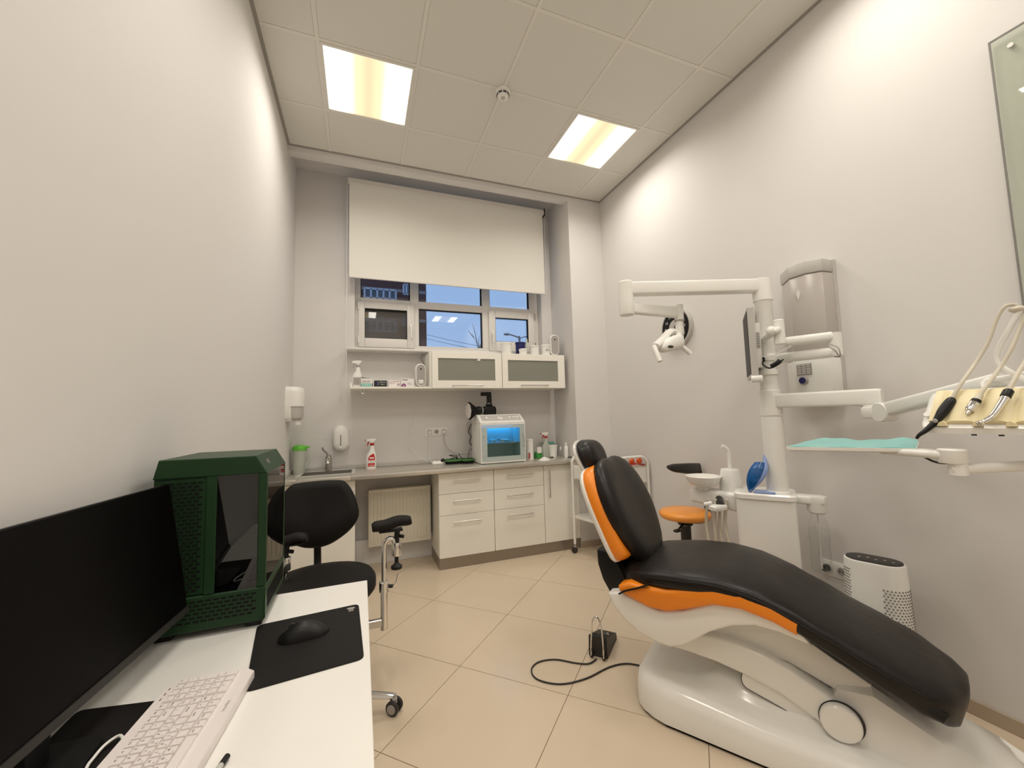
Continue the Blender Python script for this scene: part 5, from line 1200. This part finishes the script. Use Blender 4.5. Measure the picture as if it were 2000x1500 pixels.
# cuspidor
ca = Vector((2.565,1.905,0))
beam((2.66,1.78,.795), (2.555,2.03,.810), .13, .105, .12, .085, nm='cuspidor_arm', bev=.02, m_='white')
MB().loft([[Vector((2.665+x,1.845+y,z)) for x,y,_ in rr_ring(0,0,h_,h_*1.1,h_*.8,0)] for z, h_ in ((.83,.055),(.90,.052),(.965,.045),(.975,.040))]).build('cuspidor_body', 'white', du)
bc = Vector((2.545,1.935,.93)); pr_ = [(.040,-.062),(.070,-.052),(.090,-.03),(.100,-.002),(.102,.002),(.097,.003),(.088,-.02),(.060,-.035),(.01,-.04)]
MB().lathe(bc, pr_, n=36).build('cuspidor_bowl', 'gloss', du)
MB().lathe(bc+Vector((0,0,-.085)), [(.03,0),(.038,.028)]).build('bowl_neck', 'white', du)
MB().tube([(2.672,1.85,.97),(2.672,1.85,1.06),(2.668,1.852,1.085),(2.652,1.862,1.105),(2.640,1.868,1.112)], .0115, n=12).build('cup_filler', 'white', du)
# suction holder and hoses
MB().loft([ [Vector((2.50+x,1.80+y,z)) for x,y,_ in rr_ring(0,0,h_,h_*.55,.015,0)] for z, h_ in ((.758,.045),(.765,.052),(.782,.052),(.788,.045))]).build('suction_holder', 'white', du)
MB().cyl((2.43,1.83,.792),(2.47,1.815,.800),.010).build('suction_tip', 'white', du)
MB().cyl((2.52,1.80,.79),(2.56,1.84,.81),.02).build('holder_bracket', 'dgrey', du)
for i, (px, wv) in enumerate(((1382,6),(1398,2),(1408,5),(1419,10))):
    X_ = 2.50+.02*i
    MB().tube([onx(px,975,X_), onx(px-2,1000,X_), onx(px-2,1030,X_), onx(px+wv*.6,1065,X_), onx(px+wv,1110,X_), onx(px+wv+8,1180,X_+.02)], .0095 if i in (1,3) else .0075, n=10).build('suction_hose', 'hose', du)
# bottle holder and bottle
bt = Vector((2.835,1.470,0))
beam((2.79,1.545,.843), (bt.x,bt.y,.843), .085, .045, nm='bottle_arm', e1=.035)
MB().lathe((bt.x,bt.y,.775), [(.034,0),(.042,.008),(.045,.05),(.048,.075),(.045,.088)]).build('bottle_cap', 'white', du)
bo = MB().lathe((bt.x,bt.y,.475), [(.030,0),(.044,.006),(.045,.03),(.041,.045),(.045,.06),(.045,.10),(.040,.13),(.045,.17),(.045,.215),(.041,.25),(.030,.28),(.024,.300)], n=30).build('water_bottle', 'clear', du)
MB().lathe((bt.x,bt.y,.480), [(.043,0),(.0435,.215)], n=24).build('water', glass('water', (.985,.99,.99), .5), bo)
MB().cyl((bt.x,bt.y,.49),(bt.x,bt.y,.78),.004,n=8).build('dip_tube', 'paper', bo)
# ------------------------------------------------------------ tray cloth
nU, nV = 24, 14
random.seed(5)
def cloth(u, v):
    p = (trp[0].lerp(trp[1], v)).lerp(trp[3].lerp(trp[2], v), u)
    p = cen+(p-cen)*.985
    z = TZ+.0075+.0018*math.sin(u*17+v*3)*math.sin(v*9+1)
    if v > .8: z += .009*(v-.8)/.2*(1+.5*math.sin(u*9)+.3*math.sin(u*23))*min(1,u*6)
    return (p.x,p.y,z)
o = MB().grid(cloth, nU, nV, .001).build('tray_cloth', 'mint', loc=tuple(cen), angle=60); tag(o, 'turquoise paper cloth covering the white tray', 'cloth')
# ------------------------------------------------------------ handpieces in the holder
def hosed(name, label, cat, top, pts):
    t = thing(name, label, cat, tuple(top)); MB().tube(pts, .0055, n=10).build('hose', 'hose', t); return t
def hx(px, py, d): return onx(px, py, 2.335+d)      # points in front of / above the holder slope
a_t = hx(1860,778,.010); a_m = hx(1832,818,-.038); a_e = hx(1795,850,-.075); a_f = hx(1790,857,-.078)
t = hosed('syringe', 'black curved three-way syringe, leftmost instrument in the cream holder', 'dental instrument', a_t, [a_t, hx(1878,748,.04), hx(1905,710,.11), hx(1930,668,.14), hx(1946,625,.16), hx(1960,601,.17), hx(1975,595,.18), WT+Vector((0,0,.012))])
MB().tube([a_t, hx(1855,786,.0), hx(1842,803,-.022), a_m, hx(1820,832,-.052)], .012, n=14, rr=lambda u: .0075+.0065*math.sin(PI*min(1,u*1.1)**.8)).build('grip', 'black', t)
MB().tube([hx(1823,828,-.048), hx(1808,841,-.065), a_e, a_f], .006, n=12, rr=lambda u: .009-.0055*u).build('nozzle', 'black', t)
MB().ball(hx(1826,822,-.055), .007, (.6,1,1)).build('button', 'grey', t)
b_t = hx(1912,775,.012); bdir = (hx(1880,822,-.048)-b_t).normalized()
t = hosed('motor_handpiece', 'chrome motor coupling with black collar, second instrument in the cream holder', 'dental instrument', b_t, [b_t, hx(1928,752,.045), hx(1952,720,.11), hx(1976,680,.14), hx(1992,640,.17), hx(2008,606,.19), hx(2030,600,.20)])
MB().lathe(b_t, [(.008,-.005),(.010,.010),(.0115,.014)], axis=bdir, n=20).build('strain_relief', 'hose', t)
MB().lathe(b_t+bdir*.014, [(.0115,0),(.0115,.011)], axis=bdir, n=20).build('collar', 'black', t)
MB().lathe(b_t+bdir*.025, [(.0115,0),(.0115,.026),(.0105,.029),(.0105,.031)], axis=bdir, n=20).build('sleeve', 'chrome', t)
MB().lathe(b_t+bdir*.056, [(.006,0),(.005,.010),(.0035,.014)], axis=bdir, n=16).build('spigot', 'alu', t)
c_t = hx(1970,764,.012); c1 = hx(1955,790,-.015); c2 = hx(1938,813,-.04); c3 = hx(1914,826,-.062)
t = hosed('turbine_handpiece', 'chrome turbine handpiece with black collar and angled head, third in the cream holder', 'dental instrument', c_t, [c_t, hx(1983,738,.045), hx(2000,710,.10), hx(2022,670,.13), hx(2035,630,.15)])
cd_ = (c1-c_t).normalized()
MB().lathe(c_t, [(.009,-.004),(.0115,.0),(.0115,.020),(.010,.022)], axis=cd_, n=20).build('collar', 'black', t)
MB().tube([c_t+cd_*.020, c1, c2, hx(1925,821,-.052), c3], .010, n=14, rr=lambda u: .0098-.0048*u).build('body', 'chrome', t)
MB().lathe(c3, [(.0075,-.006),(.0085,-.005),(.0085,.005),(.007,.006)], axis=(-.3,.2,.9), n=18).build('head', 'chrome', t)
# ------------------------------------------------------------ blue pouch on the top plate
t = thing('film_pouch', 'blue plastic-wrapped leaf-shaped pouch leaning against the unit pole', 'pouch', tuple(un(-.09,-.075,.869)))
pb = un(-.068,-.095,.872); ptip = un(.012,-.055,1.072); ax_ = (ptip-pb); wv = Vector((.30,-.95,0)).normalized(); nv_ = ax_.cross(wv).normalized()
rg = []
for i in range(15):
    u = i/14; w_ = .038*math.sin(PI*(.04+.93*u))**.75; th_ = .016*math.sin(PI*(.05+.9*u))**.7; c = pb+ax_*u+nv_*(.025*math.sin(PI*u))*-1
    rg.append([c+wv*w_*math.cos(a)+nv_*th_*math.sin(a) for a in [2*PI*k/16 for k in range(16)]])
MB().loft(rg[:12]).build('wrapped_body', 'bluewrap', t, angle=60)
rg2 = [[p+nv_*-.002 for p in r] for r in rg[9:]]
rg3 = []
for i in range(15):
    u = i/14; c = pb+ax_*u+wv*.036*math.sin(PI*u)+nv_*(-.02*math.sin(PI*u)); rg3.append([c+wv*(.020*math.sin(PI*(.05+.9*u)))*math.cos(a)+nv_*.008*math.sin(a) for a in [2*PI*k/10 for k in range(10)]])
MB().loft(rg3).build('film_edge', 'bluelite', t, angle=60)
o = MB().box(-.055,.045,-.035,.035,0,.010,.002,1, mtx=Matrix.Translation(un(.005,-.080,.8695)) @ Matrix.Rotation(math.atan2(ua.y,ua.x),4,'Z')).build('pouch_pack', 'bluelite', loc=tuple(un(.005,-.080,.8695))); tag(o, 'flat pale blue pack lying at the foot of the unit pole', 'pack')
# ============================================================ ORANGE STOOL
ox, oy = 2.815, 2.395
t = thing('assistant_stool', 'round orange stool with black post and curved black arm behind the dental chair', 'stool', (ox, oy, 0))
MB().lathe((ox,oy,.545), [(.13,0),(.165,.006),(.178,.022),(.180,.036),(.172,.050),(.150,.058),(.08,.063),(.01,.064)], n=40).build('seat', 'seatorange', t, angle=60)
MB().lathe((ox,oy,.50), [(.05,0),(.055,.01),(.055,.035),(.10,.045)]).build('seat_plate', 'black', t)
MB().lathe((ox,oy,.12), [(.036,0),(.036,.37)]).build('column', 'dgrey', t); MB().cyl((ox,oy,.49),(ox,oy,.51),.026).build('gas_rod', 'chrome', t)
MB().tube([(ox-.03,oy-.02,.525),(ox-.10,oy-.06,.510),(ox-.15,oy-.085,.500)], .008, n=8, flat=.6).build('height_lever', 'black', t)
MB().ball((ox-.165,oy-.095,.499), .032, (1.0,.6,.35)).build('lever_paddle', 'black', t)
MB().tube([(ox+.04,oy-.02,.515),(ox+.12,oy-.04,.515),(ox+.19,oy-.03,.545),(ox+.205,oy+.0,.65),(ox+.205,oy+.02,.78),(ox+.19,oy+.03,.88)], .020, n=10, flat=.45).build('arm_bracket', 'dgrey', t)
rg = []
for i in range(15):
    u = i/14; x = ox+.20-.345*u; y = oy+.03-.06*math.sin(u*2.2); z = .900+.030*u; h_ = .022+.018*math.sin(PI*min(1,u*.62+.3)); h_ *= (1 if u < .85 else 1-.5*((u-.85)/.15)**2)
    rg.append([(x, y+.016*math.cos(a), z-h_*.2+h_*math.sin(a)) for a in [2*PI*k/14 for k in range(14)]])
MB().loft(rg).build('torso_arm', 'dgrey', t, angle=60)
for k in range(5):
    a = R(20+72*k); MB().tube([(ox,oy,.13),(ox+.12*math.cos(a),oy+.12*math.sin(a),.11),(ox+.21*math.cos(a),oy+.21*math.sin(a),.07)], .018, n=8, flat=.7).build('foot_arm', 'black', t)
    w_ = Vector((ox+.215*math.cos(a),oy+.215*math.sin(a),.030)); MB().cyl(w_-Vector((-math.sin(a),math.cos(a),0))*.018, w_+Vector((-math.sin(a),math.cos(a),0))*.018, .030).build('caster', 'black', t); 
# ============================================================ TROLLEY
t = thing('trolley', 'white metal instrument trolley on castors in the corner behind the dental chair', 'trolley', (2.75, 3.22, 0))
Tq = [Vector((2.515,3.53,0)), Vector((2.90,3.57,0)), Vector((3.015,3.03,0)), Vector((2.625,2.99,0))]   # far-left, far-right, near-right, near-left
H = .93
for a, b_ in ((0,1),(3,2)):
    p, q_ = Tq[a], Tq[b_]; r_ = .07; d = (q_-p).normalized()
    pts = [p+Vector((0,0,.085)), p+Vector((0,0,H-.12)), p+Vector((0,0,H-.07)), p+d*.02+Vector((0,0,H-.03)), p+d*.065+Vector((0,0,H)), p+d*.12+Vector((0,0,H+.004)), q_-d*.12+Vector((0,0,H+.004)), q_-d*.065+Vector((0,0,H)), q_-d*.02+Vector((0,0,H-.03)), q_+Vector((0,0,H-.07)), q_+Vector((0,0,H-.12)), q_+Vector((0,0,.085))]
    MB().tube(pts, .0125, n=12).build('end_loop', 'white', t)
for i, p in enumerate(Tq):
    c_ = MB(); c_.cyl(p+Vector((0,0,.085)), p+Vector((0,0,.055)), .010, n=10); c_.box(-.012,.012,-.012,.012,.03,.06,.003,1, mtx=Matrix.Translation(p)); fk = c_.build('caster_fork', 'grey', t)
    MB().cyl(p+Vector((-.008,-.012,.028)), p+Vector((-.006,.012,.028)), .028).build('wheel', 'dgrey', fk)
tc_ = sum(Tq, Vector())/4
def tq(k, z): return [tc_+(p-tc_)*k+Vector((0,0,z)) for p in Tq]
MB().loft([tq(.97,.838),tq(.97,.842),tq(.97,.864),tq(.945,.864),tq(.945,.846)]).build('top_tray', 'steel', t, smooth=False)
MB().loft([tq(.96,.70),tq(.96,.838)]).build('drawer_box', 'white', t, smooth=False)
l0, l1 = Tq[0], Tq[3]; dl_ = (l1-l0).normalized(); ln_ = Vector((dl_.y,-dl_.x,0)); ln_ = ln_ if ln_.x < 0 else -ln_
f0 = l0+dl_*.03; f1 = l1-dl_*.03
dz = MB(); dz.loft([[f0+ln_*o_+Vector((0,0,z)) for z in (.715,.825)]+[f1+ln_*o_+Vector((0,0,z)) for z in (.825,.715)] for o_ in (-.012,.004)]); dr = dz.build('drawer', 'white', t, smooth=False)
MB().tube([f0.lerp(f1,.3)+ln_*.005+Vector((0,0,.78)), f0.lerp(f1,.3)+ln_*.025+Vector((0,0,.78)), f0.lerp(f1,.7)+ln_*.025+Vector((0,0,.78)), f0.lerp(f1,.7)+ln_*.005+Vector((0,0,.78))], .004, n=8, smooth=False).build('handle', 'chrome', dr)
for z in (.33,): MB().loft([tq(.97,z),tq(.97,z+.004),tq(.97,z+.026),tq(.94,z+.026),tq(.94,z+.007)]).build('lower_shelf', 'white', t, smooth=False)
o = MB().box(2.60,2.76,3.06,3.24,.3375,.36,.004,2).build('folded_towel', 'mint', loc=(2.68,3.15,.3375)); tag(o, 'folded turquoise towel on the lower shelf of the trolley', 'towel')
gz = .847
t = thing('goggle_tray', 'red plastic tray holding orange goggles on the trolley', 'tray', (2.93, 3.08, gz))
MB().loft([[Vector((2.915+x,3.09+y,z)) for x,y,_ in rr_ring(0,0,h_,h_*.75,.02,0)] for z, h_ in ((gz,.075),(gz+.016,.085),(gz+.016,.080),(gz+.004,.07))]).build('body', 'redpl', t)
t = thing('goggles', 'orange protective goggles lying in the red tray on the trolley', 'goggles', (2.92, 3.08, gz+.018))
for dx in (-.052,.028): MB().ball((2.92+dx,3.06,gz+.045), .030, (1.0,.55,.95)).build('lens', 'rtrans', t)
MB().tube([(2.968,3.06,gz+.04),(2.985,3.08,gz+.035),(2.99,3.12,gz+.03)], .012, n=8).build('temple', 'rtrans', t)
t = thing('bottle', 'small clear bottle with black pump at the left of the red tray on the trolley', 'bottle', (2.745, 3.10, gz))
MB().lathe((2.745,3.10,gz), [(.024,0),(.025,.005),(.025,.055),(.012,.068),(.012,.075)]).build('body', 'clear', t); MB().lathe((2.745,3.10,gz+.075), [(.013,0),(.013,.015),(.006,.018),(.006,.03)]).build('pump', 'white', t)
o = MB().tube([(2.69,3.09,gz+.012),(2.70,3.09,gz+.045),(2.715,3.09,gz+.085)], .010, n=10, rr=lambda u: .014-.008*u).build('sealer_gun', 'blackm', loc=(2.69,3.09,gz)); tag(o, 'black upright tool beside the clear bottle on the trolley', 'tool')
t = thing('paper_pack', 'small white carton behind the headrest on the trolley', 'box', (2.66, 3.3, gz)); MB().box(2.62,2.74,3.28,3.38,gz,gz+.045,.002,1).build('carton', 'paper', t)
# ============================================================ AIR PURIFIER
pcx, pcy = 2.845, 1.240; pa = Vector((.35,-.94,0)).normalized(); pbv = Vector((.94,.35,0)).normalized()
t = thing('air_purifier', 'white air purifier with black control top on the floor by the right wall', 'air purifier', (pcx, pcy, 0))
def pr2(ha, hb, z, sh_=0): return [Vector((pcx,pcy,z))+pa*x+pbv*y for x, y in oval(0,0,ha,hb,36)]
MB().loft([pr2(.118,.078,0),pr2(.122,.082,.01),pr2(.120,.080,.30),pr2(.113,.071,.595),pr2(.110,.068,.605),pr2(.105,.063,.607)]).build('body', 'white', t, angle=40)
MB().loft([pr2(.104,.062,.606),pr2(.103,.061,.611),pr2(.096,.054,.613)]).build('control_top', 'dgrey', t, angle=40)
for k in range(5): MB().lathe(Vector((pcx,pcy,.613))+pa*(-.05+.03*k)+pbv*(.0 if k%2 else -.012), [(.006,0),(.006,.0008)], n=12).build('touch_mark', 'grey', t)
def perf(side, rows_, cols_, z0_, z1_, ang0, ang1, r_):
    pf = MB()
    for i in range(rows_):
        z = z0_+(z1_-z0_)*i/(rows_-1); kz = 1-(.0+.10*max(0,(z-.3)/.3)); ha, hb = .121*(.992 if z < .3 else .992-.055*(z-.3)/.3), .081*(.99 if z < .3 else .99-.12*(z-.3)/.3)
        for j in range(cols_):
            a = ang0+(ang1-ang0)*(j+(.5 if i%2 else 0))/cols_; rr_ = hb; c_, s_ = math.cos(a), math.sin(a)
            x = (ha-hb)*side + rr_*c_; y = rr_*s_; p = Vector((pcx,pcy,z))+pa*x+pbv*y; n_ = pa*c_+pbv*s_
            pf.cyl(p-n_*.002, p+n_*.0016, r_, n=6)
    return pf
o = perf(1, 17, 11, .30, .50, R(-95), R(20), .0036).build('perforations', 'inkg', t, smooth=False); o['kind'] = 'stuff'
o = perf(-1, 22, 4, .28, .56, R(205), R(240), .0034).build('perforations', 'inkg', t, smooth=False); o['kind'] = 'stuff'
# ============================================================ OUTSIDE
BYD = 30.0
t = thing('brick_building', 'dark red brick apartment block seen through the left window panes', 'building', (-6, BYD, -3))
bx1 = ony(833,640,BYD).x
MB().box(-30, bx1, BYD, BYD+12, -3, 40).build('facade', 'brick', t, smooth=False)
for z in [ony(760,y,BYD).z for y in (565,622,680,505,455,740)]:
    MB().box(-30, bx1+.02, BYD-.05, BYD, z-.18, z+.05).build('pale_course', 'brickb', t, smooth=False)
def far_win(px0, py0, px1, py1, nx_):
    a = ony(px0,py0,BYD-.1); b = ony(px1,py1,BYD-.1); x0, x1, z1, z0 = a.x, b.x, a.z, b.z
    fw = MB().box(x0, x1, BYD-.08, BYD+.02, z0, z1).build('window', 'bwin', t, smooth=False)
    f = MB(); w_ = .13
    for k in range(nx_+1):
        x = x0+(x1-x0)*k/nx_; f.box(x-w_/2, x+w_/2, BYD-.16, BYD-.06, z0, z1)
    f.box(x0, x1, BYD-.16, BYD-.06, z0-w_/2, z0+w_/2); f.box(x0, x1, BYD-.16, BYD-.06, z1-w_/2, z1+w_/2); f.build('window_frame', 'bframe', fw, smooth=False)
for r_ in range(-1,3):
    dy = -62*r_
    for (px0, px1, n_) in ((712,773,5),(660,700,3)):
        far_win(px0, 625+dy, px1, 648+dy, n_)
    far_win(788, 556+62-62*r_-0, 799, 575+62-62*r_, 2)
struct(MB().box(-40, 60, 5.5, 70, -3.2, -3.0).build('ground_outside', 'slate', loc=(0,5.5,-3)))
def wire(label, a, b, r=.012):
    m_ = (a+b)/2-Vector((0,0,.12)); o = MB().tube([a, m_, b], r, n=5).build('overhead_wire', 'slate', loc=tuple(a)); tag(o, label, 'wire')
wire('upper overhead wire crossing the middle window pane', ony(831,653,BYD-.02), ony(1110,702,12))
wire('lower overhead wire crossing the middle window pane', ony(831,661,BYD-.02), ony(1110,708,12))
pp_ = ony(1112,705,12); t = thing('utility_pole', 'grey pole outside that carries the overhead wires', 'pole', (pp_.x, 12, -3)); MB().cyl((pp_.x,12,-3),(pp_.x,12,pp_.z+.5),.10).build('pole', 'slate', t)
MB().box(pp_.x-.12,pp_.x+.12,11.9,12.1,pp_.z-.3,pp_.z+.2,.01,1).build('bracket', 'slate', t)
t = thing('bare_tree', 'bare winter tree branches in the middle window pane', 'tree', (ony(930,760,12).x, 12, -3))
MB().tube([(ony(930,760,12).x,12,-3.0), ony(930,760,12), ony(933,715,12)], .05, n=8, rr=lambda u: .07-.045*u).build('trunk', 'bark', t)
for pts in ([(930,760),(932,700),(934,680),(929,665),(922,652)],[(934,690),(938,675),(944,660),(946,648)],[(933,700),(938,680),(943,672),(948,668)],[(934,680),(930,660),(925,640),(922,632)],[(936,685),(935,670),(936,655)],[(926,660),(918,650),(915,645)]):
    MB().tube([ony(a,b,12) for a,b in pts], .02, n=5, rr=lambda u: .016-.012*u).build('branch', 'bark', t)
t = thing('street_lamp', 'street lamp on a curved arm behind the tubs in the right window pane', 'street lamp', tuple(ony(1015,740,10)))
MB().tube([(ony(1016,700,10).x,10,-3),ony(1016,700,10),ony(1014,665,10),ony(1012,659,10),ony(996,653.5,10)], .02, n=8, rr=lambda u: .03-.012*u).build('pole', 'slate', t)
MB().ball(ony(990,653,10), .085, (1.1,.6,.38)).build('lamp_head', 'slate', t)
MB().tube([ony(1016,661,10),ony(1024,658,10),ony(1040,657,10)], .014, n=6).build('second_arm', 'slate', t)
